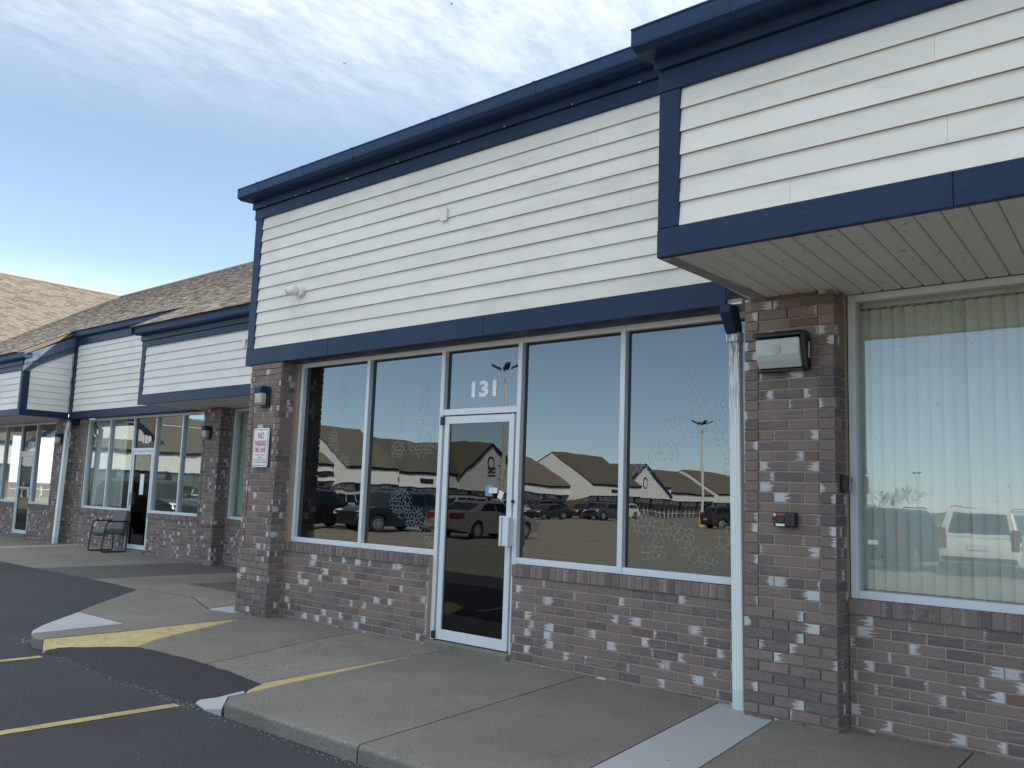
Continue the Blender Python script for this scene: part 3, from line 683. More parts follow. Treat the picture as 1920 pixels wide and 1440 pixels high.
# fascia
FY = -.207
jn = [(0, -7.0), (1, -6.0), (2, -8.0), (2, -5.1), (3, -7.0), (3, -4.6), (4, -6.9), (5, -5.9), (6, -7.9), (7, -6.35), (7, -4.4), (8, -5.95), (8, -7.5), (9, -4.35), (10, -6.75), (1, -4.5), (5, -4.0), (8, -4.35)]
siding(S1, -9.425, -2.9, FY+.022, 3.119, 4.757, jn)
trim(S1, -9.57, -7.95, FY-.012, .04, 2.921, 3.117); trim(S1, -7.948, -5.6, FY-.012, .04, 2.921, 3.117); trim(S1, -5.598, -3.12, FY-.012, .04, 2.921, 3.117)
trim(S1, -9.565, -9.425, FY-.010, .03, 3.119, 4.755)
trim(S1, -9.59, -2.9, FY-.014, .03, 4.757, 4.887); trim(S1, -9.61, -2.9, FY-.045, .03, 4.889, 4.985)
gutter(S1, -9.66, -2.86, -.20, 4.975, 5.112, .245, (-9.25, -8.35, -7.45, -6.2, -4.9, -3.7))
mb = MB()
for x in (-9.35, -8.7, -8.45, -7.75, -7.72, -6.9, -6.0, -5.4, -4.6, -3.9): mb.box(x, x+.012, FY-.05, FY-.044, 4.888, 4.897)
mb.build('nail_heads', 'white_plastic', S1, kind='stuff')
MB().box(-6.237, -6.15, FY-.020, FY-.004, 4.135, 4.262).build('siding_patch', 'white_siding', S1)
soffit(S1, -8.8, -3.0, -.19, .05, 2.927, .2)
# dark interior, roof and side walls
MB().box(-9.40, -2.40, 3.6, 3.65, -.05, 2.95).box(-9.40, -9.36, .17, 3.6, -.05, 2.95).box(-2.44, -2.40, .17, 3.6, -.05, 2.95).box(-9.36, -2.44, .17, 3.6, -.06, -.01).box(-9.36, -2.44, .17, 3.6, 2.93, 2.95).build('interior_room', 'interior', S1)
MB().box(-9.44, -9.30, .05, 3.2, -.1, 5.0).build('side_wall', 'sidewall', S1)
sr = .55
MB().prism([(-.42, 5.10), (6.3, 5.10+sr*6.72), (13.0, 5.10), (13.0, 4.99), (-.18, 4.99)], -9.60, -2.9, 'x').build('roof', 'far_shingle', S1)
downspout(S1, -3.068, -.075, 2.74, -.045)
MB().prism([(-.238, 2.926), (-.244, 2.865), (-.135, 2.715), (-.045, 2.715), (-.045, 2.79), (-.12, 2.926)], -3.163, -3.068, 'x').build('downspout_elbow', 'navy_paint', S1, .010)
MB().prism([(-3.168, -.128), (-3.168, -.03), (-3.066, -.03), (-3.066, -.128)], 2.66, 2.735, 'z').build('downspout_sleeve', 'white_metal', S1, .006)

# ------------------------------------------------------------------ neighbour on the right: deep boxed fascia, soffit and blinds
S2 = thing('shop_unit', 'nearest shop unit on the right with deep boxed fascia and vertical blinds', 'shop', (2, 0, 0))
bl, sb = [], []
pier(bl, S2, -2.98, -2.315, -.2, 0.0, 2.945)
knee_wall(bl, sb, S2, -2.31, 5.9, 0.0)
emit(bl, S2, 'brick', 300); emit(sb, S2, 'sill_brick', 300)
storefront(S2, .045, [-2.312, -.55, 1.1, 2.75, 4.4, 5.9], .845, 2.943, 'clear_glass')
BY = -1.57
jn = [(0, -2.02), (1, -1.2), (2, 1.2), (4, -1.25), (3, -.45), (0, .6), (1, 1.5), (4, .9)]
siding(S2, -2.722, 6.0, BY+.022, 3.113, 3.995, jn)
trim(S2, -2.871, -1.18, BY-.012, BY+.03, 2.931, 3.111); trim(S2, -1.178, 2.0, BY-.012, BY+.03, 2.931, 3.111); trim(S2, 2.002, 6.0, BY-.012, BY+.03, 2.931, 3.111)
trim(S2, -2.869, -2.722, BY-.010, BY+.03, 3.113, 3.993); trim(S2, -2.873, 6.0, BY-.014, BY+.03, 3.995, 4.135); trim(S2, -2.89, 6.0, BY-.045, BY+.03, 4.137, 4.225)
MB().box(-2.866, -2.84, BY+.032, -.225, 2.933, 4.2).build('side_wall', 'white_siding', S2); trim(S2, -2.875, -2.838, BY+.032, -.222, 2.931, 3.10)
gutter(S2, -2.935, 6.0, BY+.01, 4.205, 4.345, .25, (-2.3, -1.05, .3))
soffit(S2, -2.838, 6.0, BY+.032, .03, 2.946, .131, -.092)
MB().box(-2.86, -2.80, BY+.03, -.2, 2.925, 2.945).build('soffit_edge', 'grey_trim', S2)
MB().prism([(BY-.21, 4.34), (-.40, 5.08), (6.3, 8.75), (13.0, 5.1), (13.0, 4.99), (-.40, 4.97), (BY, 4.23)], -2.9, 6.1, 'x').build('roof', 'far_shingle', S2)
MB().box(-2.33, 6.0, 3.6, 3.65, -.05, 2.95).box(-2.38, -2.34, .17, 3.6, -.05, 2.95).box(5.95, 6.0, .17, 3.6, -.05, 2.95).box(-2.34, 6.0, .17, 3.6, -.06, -.01).box(-2.34, 6.0, .17, 3.6, 2.96, 2.98).build('interior_room', 'interior_pale', S2)
def blinds(x0, x1, y, z0, z1, label, w=.089, pitch=.0785, ang=19, gap=()):
    B = thing('vertical_blind', label, 'blinds', ((x0+x1)/2, y, z0))
    MB().box(x0, x1, y-.03, y+.03, z1+.012, z1+.07).build('headrail', 'white_plastic', B)
    x = x0+.04; k = 0; me = {}
    while x < x1-.02:
        if k not in gap:
            vr = k % 5
            if vr not in me:
                mb = MB(); n = 4; pr = [(-w/2+w*i/n, .0035*math.sin(PI*i/n)) for i in range(n+1)]; pr += [(q[0], q[1]+.0012) for q in reversed(pr)]
                me[vr] = mb.prism(pr, 0, z1-z0, 'z').mesh('slat', 'blind')
            o = link('slat', me[vr], B, loc=(x, y, z0)); o.rotation_euler = (random.uniform(-.002,.002), random.uniform(-.002, .002), math.radians(ang+random.uniform(-4, 4)+(14 if k % 9 == 8 else 0)))
            if k % 1 == 0: MB().box(x-.018, x+.018, y-.004, y+.004, z1-.002, z1+.013).build('slat_clip', 'grey_trim', B)
        x += pitch; k += 1
    return B
blinds(-2.29, 1.05, .24, .90, 2.862, 'pale vertical blinds behind the large window right of the brick pier')

# ------------------------------------------------------------------ shop 129 (set back, to the left)
S3 = thing('shop_unit', 'set-back shop unit numbered 129 beyond the middle one, chair at its door', 'shop', (-16, 3.05, 0))
bl, sb = [], []
pier(bl, S3, -15.75, -15.15, 2.80, 3.05, 2.925)
for x0, x1 in ((-21.5, -19.19), (-18.14, -15.76), (-15.14, -9.6)): knee_wall(bl, sb, S3, x0, x1, 3.05)
for k in range(40):
    for s0, s1 in rowfill(-22.02, -21.47, (k % 2)*BU/2): place(bl, s0, s1, Z0+BV*(k+.5), 3.05)
MB().box(-22.02, -21.465, 3.055, 3.2, -.2, 2.93).build('mortar_backing', 'mortar', S3)
emit(bl, S3, 'brick', 300); emit(sb, S3, 'sill_brick', 100)
storefront(S3, 3.09, [-21.46, -20.31, -19.165, -18.17, -17.06, -15.75], .850, 2.93, 'green_glass', door=2, zt=2.19, gmats={2: 'tinted_glass'})
storefront(S3, 3.09, [-15.15, -13.9, -12.7, -11.4, -10.2, -9.6], .850, 2.93, 'green_glass')
door_leaf(S3, -19.11, -18.22, 3.09, .065, 2.15)
MB().box(-19.19, -18.14, 3.0, 3.25, -.1, .05).build('threshold', 'concrete', S3, .008)
MB().box(-19.07, -19.05, 3.05, 3.09, 1.0, 1.26).build('pull_handle', 'aluminium', S3, .004)
text('129', .205, (-18.86, 3.137, 2.335), S3, 'vinyl_white', 'unit_number', .0080, .002, sx=1.36)
siding(S3, -21.87, -16.3, 2.872, 3.10, 4.70, [(1, -19), (4, -18), (7, -20), (9, -18.5)])
trim(S3, -21.99, -16.3, 2.838, 3.07, 2.931, 3.098); trim(S3, -22.0, -21.87, 2.835, 3.07, 2.80, 4.70)
trim(S3, -21.99, -16.3, 2.83, 3.07, 4.702, 4.88)
gutter(S3, -22.1, -16.42, 2.87, 4.885, 5.03, .13, (-20.9, -19.4, -17.9, -16.7))
BX0, BX1, BF = -16.39, -9.60, 1.78
siding(S3, BX0+.14, BX1, BF+.022, 3.115, 4.03, [(1, -13), (3, -14.5), (2, -12.7), (4, -13.2)])
trim(S3, BX0, BX1, BF-.012, BF+.03, 2.931, 3.113); trim(S3, BX0, BX0+.138, BF-.010, BF+.03, 3.115, 4.028); trim(S3, BX0-.003, BX1, BF-.014, BF+.03, 4.03, 4.14); trim(S3, BX0-.02, BX1, BF-.04, BF+.03, 4.142, 4.27)
MB().box(-12.9, -12.82, BF-.024, BF-.004, 3.72, 3.86).build('siding_patch', 'white_siding', S3)
gutter(S3, BX0-.05, BX1, BF+.01, 4.245, 4.385, .19, (-15.2, -13.9, -12.0))
soffit(S3, BX0+.03, BX1, BF+.032, 3.06, 2.946, .26); soffit(S3, -21.9, BX0, 2.86, 3.09, 2.946, .26)
SL = .55; ang = math.atan(SL); cs, sn = math.cos(ang), math.sin(ang)
def roof_pt(x, s, h, y0, z0): return (x, y0+s*cs-h*sn, z0+s*sn+h*cs)
EZ = 5.045; EY = 2.74; RY = 9.2
def zr(y): return EZ+SL*(y-EY)
MB().prism([(EY, EZ-.02), (RY, zr(RY)-.02), (RY+7, EZ-.6), (RY+7, EZ-.75), (EY+.1, EZ-.08)], -40.0, -9.42, 'x').build('roof_deck', 'far_shingle', S3)
MB().prism([(BF-.2, zr(BF-.2)-.02), (EY+.3, zr(EY+.3)-.02), (EY+.3, zr(EY+.3)-.12), (BF-.1, zr(BF-.2)-.09)], BX0-.06, BX1, 'x').build('roof_deck', 'far_shingle', S3)
def clip_valley(xa, xb, s):
    y = EY+s*cs; zz = zr(y); xv = -30.19-(zz-5.65)/.67                # the valley with the cross roof
    return max(xa, xv), xb
shingles(S3, lambda x, s, h: roof_pt(x, s, h, EY-.04, EZ-.02), -37, -9.45, (RY-EY)/cs+.03, clip=clip_valley)
shingles(S3, lambda x, s, h: roof_pt(x, s, h, BF-.24, zr(BF-.24)), BX0-.08, BX1, (EY-BF+.22)/cs)
# rake of the box roof (end facing left) and ridge cap
MB().prism([(BF-.22, zr(BF-.22)), (EY+.1, zr(EY+.1)), (EY+.1, zr(EY+.1)-.15), (BF-.22, zr(BF-.22)-.15)], BX0-.10, BX0-.065, 'x').build('rake_board', 'navy_gutter', S3)
MB().tube([(-33.9, RY, zr(RY)+.01), (-9.4, RY, zr(RY)+.01)], .06, 6).build('ridge_cap', 'shingle', S3)
MB().box(BX0, BX0+.03, BF+.032, 2.85, 2.94, 4.2).build('side_wall', 'white_siding', S3)
MB().box(-21.5, -9.6, 7.2, 7.25, -.05, 2.95).box(-21.55, -21.5, 3.25, 7.2, -.05, 2.95).box(-21.5, -9.6, 3.25, 7.2, -.06, .004).box(-21.5, -9.6, 3.25, 7.2, 2.955, 2.97).box(-16.2, -16.15, 3.25, 7.2, 0, 2.95).build('interior_room', 'interior_white', S3)
blinds(-21.4, -19.9, 3.29, .92, 2.84, 'blinds drawn behind the left window of unit 129', ang=25)
blinds(-15.1, -12.7, 3.27, .92, 2.84, 'blinds behind the narrow window glimpsed between two brick piers', ang=25)
MB().box(-18.72, -18.55, 3.106, 3.109, 1.22, 1.66).build('paper_notice', 'paper', S3)

# ------------------------------------------------------------------ shop 128 (far left) with its boxed fascia and sunlit rake
S4 = thing('shop_unit', 'farthest shop unit on the left numbered 128, its boxed fascia showing a slanting end', 'shop', (-25, 3.05, 0))
bl, sb = [], []
pier(bl, S4, -22.62, -22.02, 2.80, 3.05, 2.925)
for x0, x1 in ((-33.0, -25.50), (-24.45, -22.63)): knee_wall(bl, sb, S4, x0, x1, 3.05)
emit(bl, S4, 'brick', 300); emit(sb, S4, 'sill_brick', 40)
storefront(S4, 3.09, [-33, -31.2, -29.4, -27.7, -26.587, -25.475, -24.479, -23.236, -22.62], .850, 2.93, 'green_glass', door=5, zt=2.17, gmats={5: 'tinted_glass'})
door_leaf(S4, -25.42, -24.53, 3.09, .065, 2.13)
MB().box(-24.60, -24.56, 3.04, 3.09, 1.0, 1.27).build('pull_handle', 'white_plastic', S4, .004)
MB().box(-25.36, -24.6, 3.08, 3.10, 1.24, 1.27).build('push_bar', 'aluminium', S4, .004)
MB().box(-25.5, -24.45, 3.0, 3.25, -.1, .05).build('threshold', 'concrete', S4, .008)
text('128', .205, (-25.12, 3.137, 2.31), S4, 'vinyl_white', 'unit_number', .0080, .002, sx=1.36)
GF, GX = 1.74, -22.03
siding(S4, -33.2, GX-.138, GF+.022, 3.08, 3.985, [(1, -25), (3, -27)])
trim(S4, -33.2, GX, GF-.012, GF+.03, 2.929, 3.078); trim(S4, GX-.138, GX, GF-.010, GF+.03, 3.08, 3.983); trim(S4, -33.2, GX+.003, GF-.014, GF+.03, 3.985, 4.10); trim(S4, -33.2, GX+.01, GF-.04, GF+.03, 4.102, 4.25)
gutter(S4, -33.2, GX+.40, GF+.01, 4.215, 4.35, .19, (-24.5, -23.3))
# slanting return facing right
def zret(y): return 4.017+.534*(y-1.843)
z = 3.08; k = 0
while z < 4.54:
    zt = min(z+EXPO, 4.545)
    ya = max(GF+.15, 1.843+(z-4.017)/.534); yb_ = max(GF+.15, 1.843+(zt-4.017)/.534); ye = 2.80
    if ya < ye-.03:
        yb_ = min(yb_, ye)
        v = [(GX+.0, ya, z+.002), (GX+.0, ye, z+.002), (GX-.014, ye, zt), (GX-.014, yb_, zt), (GX-.03, ya, z+.002), (GX-.03, ye, z+.002), (GX-.03, ye, zt), (GX-.03, yb_, zt)]
        MB().faces(v, [(0,1,2,3), (7,6,5,4), (0,4,5,1), (1,5,6,2), (2,6,7,3), (3,7,4,0)]).build('siding_board', 'white_siding', S4)
    z = zt; k += 1
MB().prism([(GF+.03, 2.93), (2.83, 2.93), (2.83, zret(2.83)+.3), (GF+.03, zret(GF+.03)+.2)], GX-.08, GX-.031, 'x').build('sheathing', 'grey_trim', S4)
trim(S4, GX-.03, GX+.012, GF-.010, GF+.14, 3.08, 3.97); trim(S4, GX-.03, GX+.014, GF+.031, 2.83, 2.931, 3.078)
trim(S4, GX-.02, GX+.010, 2.802, 2.834, 3.08, 4.53, 'corner_trim', 'white_metal')
def rake(lo, hi, x0, x1, nm, y0=GF-.16):
    MB().prism([(y0, zret(y0)+lo), (2.83, zret(2.83)+lo), (2.83, zret(2.83)+hi), (y0, zret(y0)+hi)], x0, x1, 'x').build(nm, 'sunlit_navy', S4)
rake(0.0, .15, GX-.02, GX+.016, 'rake_board', GF-.02); rake(.152, .385, GX-.02, GX+.05, 'rake_board', GF-.02)
MB().prism([(GF-.2, zr(GF-.2)-.02), (EY+.3, zr(EY+.3)-.02), (EY+.3, zr(EY+.3)-.10), (GF-.1, zr(GF-.2)-.08)], -33.2, GX+.06, 'x').build('roof_deck', 'far_shingle', S4)
shingles(S4, lambda x, s, h: roof_pt(x, s, h, GF-.24, zr(GF-.24)), -33.2, GX+.09, (EY-GF+.22)/cs)
soffit(S4, -33.2, GX-.08, GF+.032, 3.07, 2.94, .26)
downspout(S4, -21.93, 2.76, 2.62, .14, .11, .09)
MB().tube([(-21.79, 2.76, 2.60), (-21.78, 2.75, 2.70), (-21.83, 2.78, 2.78), (-21.98, 2.85, 2.84)], [.055, .06, .06, .055], 8).build('downspout_elbow', 'white_metal', S4)
MB().box(-33, -22.0, 7.2, 7.25, -.05, 2.95).box(-22.02, -21.98, 3.05, 7.2, -.05, 2.95).box(-33, -22.0, 3.25, 7.2, -.06, .004).box(-33, -22.0, 3.25, 7.2, 2.955, 2.97).build('interior_room', 'interior_pale', S4)
blinds(-31.0, -26.7, 3.29, .92, 2.84, 'blinds drawn behind the windows of unit 128', ang=25)

# ------------------------------------------------------------------ cross-gabled block farther left (big sunlit roof slope)
S5 = thing('shop_unit', 'big cross roof of tan shingles rising behind unit 128 at far left', 'shop roof', (-36, 2, 0))
CS = .67; ca = math.atan(CS); cc, ss = math.cos(ca), math.sin(ca)
RX = -34.97; RZ = 8.86
def cross_pt(y, s, h): return (-28.6-s*cc+h*ss, y, 4.58+s*ss+h*cc)
def clip_cross(ya, yb2, s):
    zz = 4.58+s*ss; yv = EY+(zz-EZ)/SL
    return ya, min(yb2, yv+.05)
LR = (RX+28.6)/-cc
MB().prism([(-28.6, 4.57), (RX, RZ-.02), (RX-6.4, 4.57), (RX-6.4, 4.45), (-28.7, 4.45)], 1.7, 16.0, 'y').build('roof_deck', 'far_shingle', S5)
shingles(S5, lambda y, s, h: cross_pt(y, s, h), 1.6, 16, LR, 'tan_shingle', clip=lambda a_, b_, s: (a_, b_))
MB().tube([(RX, 1.6, RZ), (RX, 16, RZ)], .06, 6).build('ridge_cap', 'shingle', S5)
MB().prism([(-29.0, 2.93), (-29.0, 4.3), (RX, RZ-.3), (RX-6.2, 4.3), (RX-6.2, 2.93)], 2.2, 2.4, 'y').build('gable_wall', 'far_siding', S5)
MB().box(RX-6.2, -33.3, 3.0, 3.2, 0, 2.93).build('front_wall', 'far_brick', S5)

# ------------------------------------------------------------------ the wing across the lot, seen in the glass
WX = -84.0
S6 = thing('shop_building', 'long white sided shopping wing with steep gables across the parking lot, mirrored in the windows', 'shop building', (WX, -90, -.5))
segs = [(-2, -22, 0, 1), (-22, -36, 1.5, 0), (-36, -58, 0, 0), (-58, -66, 2.2, 0), (-66, -92, 0, 0), (-92, -105, -1.5, 0), (-105, -119, 2.5, 0), (-119, -133, 0, 0), (-133, -150, -1, 0), (-150, -172, 0, 0)]
for (ya, yb2, off, _) in segs:
    x = WX+off; zb = lot_z(0, (ya+yb2)/2)+.08; y1, y0 = ya, yb2
    fz0, fz1 = zb+2.9, zb+(4.55 if off >= 0 else 4.0)
    MB().box(x-8, x-1.2, y0, y1, zb-.6, zb+4.4).build('wall', 'far_brick', S6)
    MB().box(x-1.15, x+.15, y0+.02, y1-.02, fz0, fz1).build('fascia', 'far_siding', S6)
    MB().box(x-1.17, x+.2, y0+.02, y1-.02, fz0-.18, fz0-.002).build('trim_board', 'navy_paint', S6); MB().box(x-1.17, x+.3, y0+.02, y1-.02, fz1+.002, fz1+.32).build('trim_board', 'navy_paint', S6)
    H = 4.9 if off > 1 else 4.3; MB().prism([(x+.5, fz1+.3), (x-7.5, fz1+.3+H), (x-15.5, fz1+.3), (x-15.5, fz1+.1), (x+.3, fz1+.25)], y0, y1, 'y').build('roof', 'far_shingle', S6)
    for yy in (y0, y1):
        MB().prism([(x+.3, fz1), (x-7.5, fz1+H), (x-15.3, fz1), (x-15.3, zb), (x+.0, fz0)], yy-.03, yy+.03, 'y').build('gable_end', 'far_siding', S6)
    n = max(2, int((y1-y0)/1.35)); w = (y1-y0)/n
    for i in range(n):
        a_ = y0+i*w
        f_ = MB().box(x-1.2, x-1.10, a_+.03, a_+.11, zb, fz0-.2).box(x-1.2, x-1.10, a_+.11, a_+w-.02, zb+2.2, zb+2.28).box(x-1.2, x-1.10, a_+.11, a_+w-.02, zb+.7, zb+.78).build('window', 'aluminium', S6)
        if i % 4 == 3: MB().box(x-1.19, x-1.05, a_-.25, a_+.35, zb-.3, fz0-.2).build('pier', 'far_brick', S6)
        MB().box(x-1.19, x-1.15, a_+.11, a_+w-.02, zb+.1, fz0-.21).build('pane', 'green_glass', f_)
    MB().box(x-1.3, x+3.2, y0, y1, zb-.5, zb+.02).build('walk', 'concrete', S6)
for (yc, half, zt, zf) in ((-84.6, 5.8, 9.1, 4.5), (-123.7, 8.2, 8.3, 3.3), (-25, 7, 9.2, 4.4), (-47, 4.5, 8.4, 4.5)):
    zb = lot_z(0, yc); x = WX+.5; zt += zb*.9; zf += zb*.9
    MB().faces([(x, yc-half, zb+2.9), (x, yc+half, zb+2.9), (x, yc+half, zf), (x, yc, zt), (x, yc-half, zf), (x-.4, yc-half, zb+2.9), (x-.4, yc+half, zb+2.9), (x-.4, yc+half, zf), (x-.4, yc, zt), (x-.4, yc-half, zf)],
        [(0,1,2,3,4), (9,8,7,6,5), (0,5,6,1), (1,6,7,2), (2,7,8,3), (3,8,9,4), (4,9,5,0)]).build('gable', 'far_siding', S6)
    for sgn in (-1, 1):
        dz = zt-zf; q = [(yc, zt+.05), (yc+sgn*(half+.5), zf+.05-dz/half*.5), (yc+sgn*(half+.5), zf+.45-dz/half*.5), (yc, zt+.5)]
        MB().prism(q, x-9.5, x+.25, 'x').build('gable_roof', 'far_shingle', S6)
        MB().prism([(a_, b_) for a_, b_ in q], x+.252, x+.32, 'x').build('rake_board', 'navy_paint', S6)
    mb = MB()
    for k in range(20):
        a0, a1 = k*PI/10, (k+1)*PI/10; ro, ri = .85, .68; zc = zf+(zt-zf)*.45
        mb.faces([(x+.06, yc+ro*math.cos(a0), zc+1.2*ro*math.sin(a0)), (x+.06, yc+ro*math.cos(a1), zc+1.2*ro*math.sin(a1)), (x+.06, yc+ri*math.cos(a1), zc+1.2*ri*math.sin(a1)), (x+.06, yc+ri*math.cos(a0), zc+1.2*ri*math.sin(a0)),
                  (x+.0, yc+ro*math.cos(a0), zc+1.2*ro*math.sin(a0)), (x+.0, yc+ro*math.cos(a1), zc+1.2*ro*math.sin(a1))], [(0,1,2,3), (0,4,5,1)])
    mb.build('round_emblem', 'black_plastic', S6)
    if yc == -84.6:
        mb = MB()
        for row, zz in enumerate((5.15, 4.65, 4.15)):
            y = yc-1.2
            for k in range(6): mb.box(x+.002, x+.05, y+k*.34, y+k*.34+.24, zz, zz+.30)
        mb.build('sign_lettering', 'black_plastic', S6)
        mb = MB()
        for k in range(9):
            a0, a1 = -1.9+k*.42, -1.9+(k+1)*.42; w0 = .12+.28*math.sin(PI*k/9); w1 = .12+.28*math.sin(PI*(k+1)/9)
            mb.faces([(x+.05, yc-2.0-1.0*math.cos(a0), 4.8+1.05*math.sin(a0)), (x+.05, yc-2.0-1.0*math.cos(a1), 4.8+1.05*math.sin(a1)), (x+.05, yc-2.0-(1-w1)*math.cos(a1), 4.8+(1.05-w1)*math.sin(a1)), (x+.05, yc-2.0-(1-w0)*math.cos(a0), 4.8+(1.05-w0)*math.sin(a0))], [(0,1,2,3)])
        mb.build('sign_crescent', 'black_plastic', S6)
for (ya, col) in ((-57, 'black_plastic'), (-73, 'black_plastic'), (-67, 'red_plastic'), (-112, 'black_plastic'), (-160, 'red_plastic')):
    zb = lot_z(0, ya); MB().box(WX+.16, WX+2.75 if ya == -112 else WX+.24, ya-1.1, ya+1.1, zb+3.5, zb+4.1).build('sign_panel', col, S6)

# ------------------------------------------------------------------ things fixed to the fronts
L = thing('wall_lamp', 'large flood wall lamp with ribbed clear lens on the right brick pier', 'wall lamp', (-2.67, -.2, 2.41), group='wall lamps on the brick piers')
MB().box(-2.875, -2.475, -.235, -.19, 2.395, 2.635).build('backplate', 'dark_metal', L, .006)
MB().prism([(-.235, 2.648), (-.36, 2.66), (-.385, 2.645), (-.30, 2.40), (-.235, 2.39)], -2.50, -2.468, 'x').build('housing_side', 'dark_metal', L, .004)
MB().prism([(-.235, 2.648), (-.37, 2.66), (-.39, 2.645), (-.39, 2.625), (-.235, 2.625)], -2.88, -2.50, 'x').build('housing_top', 'dark_metal', L, .004)
MB().prism([(-.235, 2.40), (-.31, 2.40), (-.31, 2.385), (-.235, 2.385)], -2.87, -2.50, 'x').build('housing_rim', 'dark_metal', L, .003)
MB().prism([(-.236, 2.61), (-.375, 2.612), (-.365, 2.50), (-.345, 2.460), (-.300, 2.412), (-.236, 2.412)], -2.862, -2.512, 'x').build('lens', 'lens', L, .008)
MB().lathe([(.0, -.006), (.032, -.006), (.028, .006), (.0, .006)], 16, (-2.69, -.372, 2.535), 'y').build('bulb', 'lamp_cream', L)
MB().box(-2.466, -2.460, -.29, -.265, 2.47, 2.58).build('side_sticker', 'lens', L)
L.scale = (.92, .68, 1.0); L.location.x += .012
def lantern(x, y, z, label):
    o = thing('wall_lamp', label, 'wall lamp', (x, y, z), group='wall lamps on the brick piers')
    MB().box(x-.065, x+.10, y-.025, y, z-.125, z+.12).build('backplate', 'dark_metal', o, .006)
    MB().prism([(y-.025, z+.125), (y-.10, z+.125), (y-.12, z+.10), (y-.12, z+.045), (y-.025, z+.045)], x-.072, x+.072, 'x').build('cap', 'navy_gutter', o, .006)
    MB().prism([(y-.025, z+.044), (y-.112, z+.044), (y-.106, z-.07), (y-.085, z-.10), (y-.025, z-.10)], x-.068, x+.068, 'x').build('lens', 'lamp_cream', o, .012)
    return o
lantern(-9.10, -.21, 2.515, 'small square wall lamp above the no parking sign on the left pilaster')
lantern(-15.53, 2.80, 2.46, 'small square wall lamp on the brick pier between the chair and the left pilaster')
lantern(-21.95-.3, 2.80, 2.45, 'farthest small wall lamp, on the brick pier beside the leaning white downspout')
G = thing('parking_sign', 'white no parking fire lane sign with red letters on the left pilaster', 'sign', (-9.09, -.225, 1.92))
def rrect(x0, x1, z0, z1, r_, y0, y1):
    pr = []
    for (cx_, cz_, a0) in ((x1-r_, z1-r_, 0), (x0+r_, z1-r_, PI/2), (x0+r_, z0+r_, PI), (x1-r_, z0+r_, 1.5*PI)):
        for k in range(5): pr.append((cx_+r_*math.cos(a0+k*PI/8), cz_+r_*math.sin(a0+k*PI/8)))
    return MB().prism(pr, y0, y1, 'y')
gx0, gx1, gz0, gz1 = -9.247, -8.935, 1.692, 2.146
rrect(gx0, gx1, gz0, gz1, .03, -.234, -.228).build('plate', 'sign_white', G)
rrect(gx0+.014, gx1-.014, gz0+.014, gz1-.014, .022, -.2355, -.2345).build('border', 'sign_red', G)
rrect(gx0+.021, gx1-.021, gz0+.021, gz1-.021, .018, -.237, -.236).build('face', 'sign_white', G)
gc = (gx0+gx1)/2
text('NO', .105, (gc, -.238, 2.022), G, 'sign_red', 'lettering', .0016, .0005, align='CENTER', sx=.8)
text('PARKING', .094, (gc, -.238, 1.935), G, 'sign_red', 'lettering', .0016, .0005, align='CENTER', sx=.60)
text('FIRE LANE', .082, (gc, -.238, 1.862), G, 'sign_red', 'lettering', .0012, .0005, align='CENTER', sx=.60)
for tx, zz in (('By Order of Fire', 1.824), ('Marshal', 1.795), ('VIOLATORS TOWED', 1.766), ('AT OWNERS EXPENSE', 1.738)):
    text(tx, .030, (gc, -.238, zz), G, 'sign_grey', 'lettering', .0, .0005, align='CENTER', sx=.9)
for zz in (2.118, 1.722): MB().lathe([(0, -.004), (.006, -.003), (.006, .0), (0, .0)], 8, (gc, -.237, zz), 'y').build('bolt', 'dark_metal', G)
K = thing('security_camera', 'white turret security camera on the white siding of the middle unit', 'camera', (-8.5, -.23, 3.72))
MB().lathe([(0, -.25), (.065, -.25), (.072, -.235), (.072, -.20), (0, -.20)], 20, (-8.52, .0, 3.72), 'y').build('base', 'white_plastic', K, smooth=True)
mb = MB(); cen = Vector((-8.57, -.285, 3.722)); n, mseg = 16, 10; dirv = Vector((-.55, -.80, -.30)).normalized(); e1 = dirv.cross(Vector((0,0,1))).normalized(); e2 = dirv.cross(e1); V = []
for i in range(mseg+1):
    th = PI*i/mseg
    for k in range(n): V.append(cen+.062*(dirv*math.cos(th)+math.sin(th)*(e1*math.cos(2*PI*k/n)+e2*math.sin(2*PI*k/n))))
mb.faces(V, [(i*n+k, i*n+(k+1) % n, (i+1)*n+(k+1) % n, (i+1)*n+k) for i in range(mseg) for k in range(n)]).build('ball', 'white_plastic', K, smooth=True)
MB().tube([cen+dirv*.02, cen+dirv*.085], [.052, .050], 16).build('barrel', 'white_plastic', K, smooth=True)
MB().tube([cen+dirv*.080, cen+dirv*.088], .038, 16).build('lens', 'lens_black', K)
B = thing('key_box', 'black lock box with red strip and white label on the right brick pier', 'key box', (-2.65, -.2, 1.355))
MB().box(-2.735, -2.575, -.255, -.195, 1.305, 1.407).build('case', 'black_plastic', B, .012, segs=2)
MB().box(-2.703, -2.643, -.262, -.254, 1.383, 1.398).build('red_strip', 'red_plastic', B, .002)
MB().box(-2.728, -2.711, -.260, -.254, 1.376, 1.397).build('button', 'white_plastic', B, .002)
MB().box(-2.712, -2.648, -.259, -.254, 1.311, 1.328).build('label_plate', 'white_plastic', B, .001)
MB().box(-2.698, -2.652, -.266, -.254, 1.332, 1.376).build('dial', 'lens_black', B, .004)
MB().box(-2.612, -2.608, -.256, -.254, 1.31, 1.40).build('seam', 'dark_metal', B)
B = thing('card_reader', 'small black card reader on the inner side of the right pier', 'card reader', (-2.31, -.07, 1.61))
MB().box(-2.316, -2.276, -.125, -.035, 1.557, 1.672).build('case', 'black_plastic', B, .006)
MB().box(-2.283, -2.268, -.055, -.028, 1.562, 1.668).build('face', 'grey_trim', B, .004)
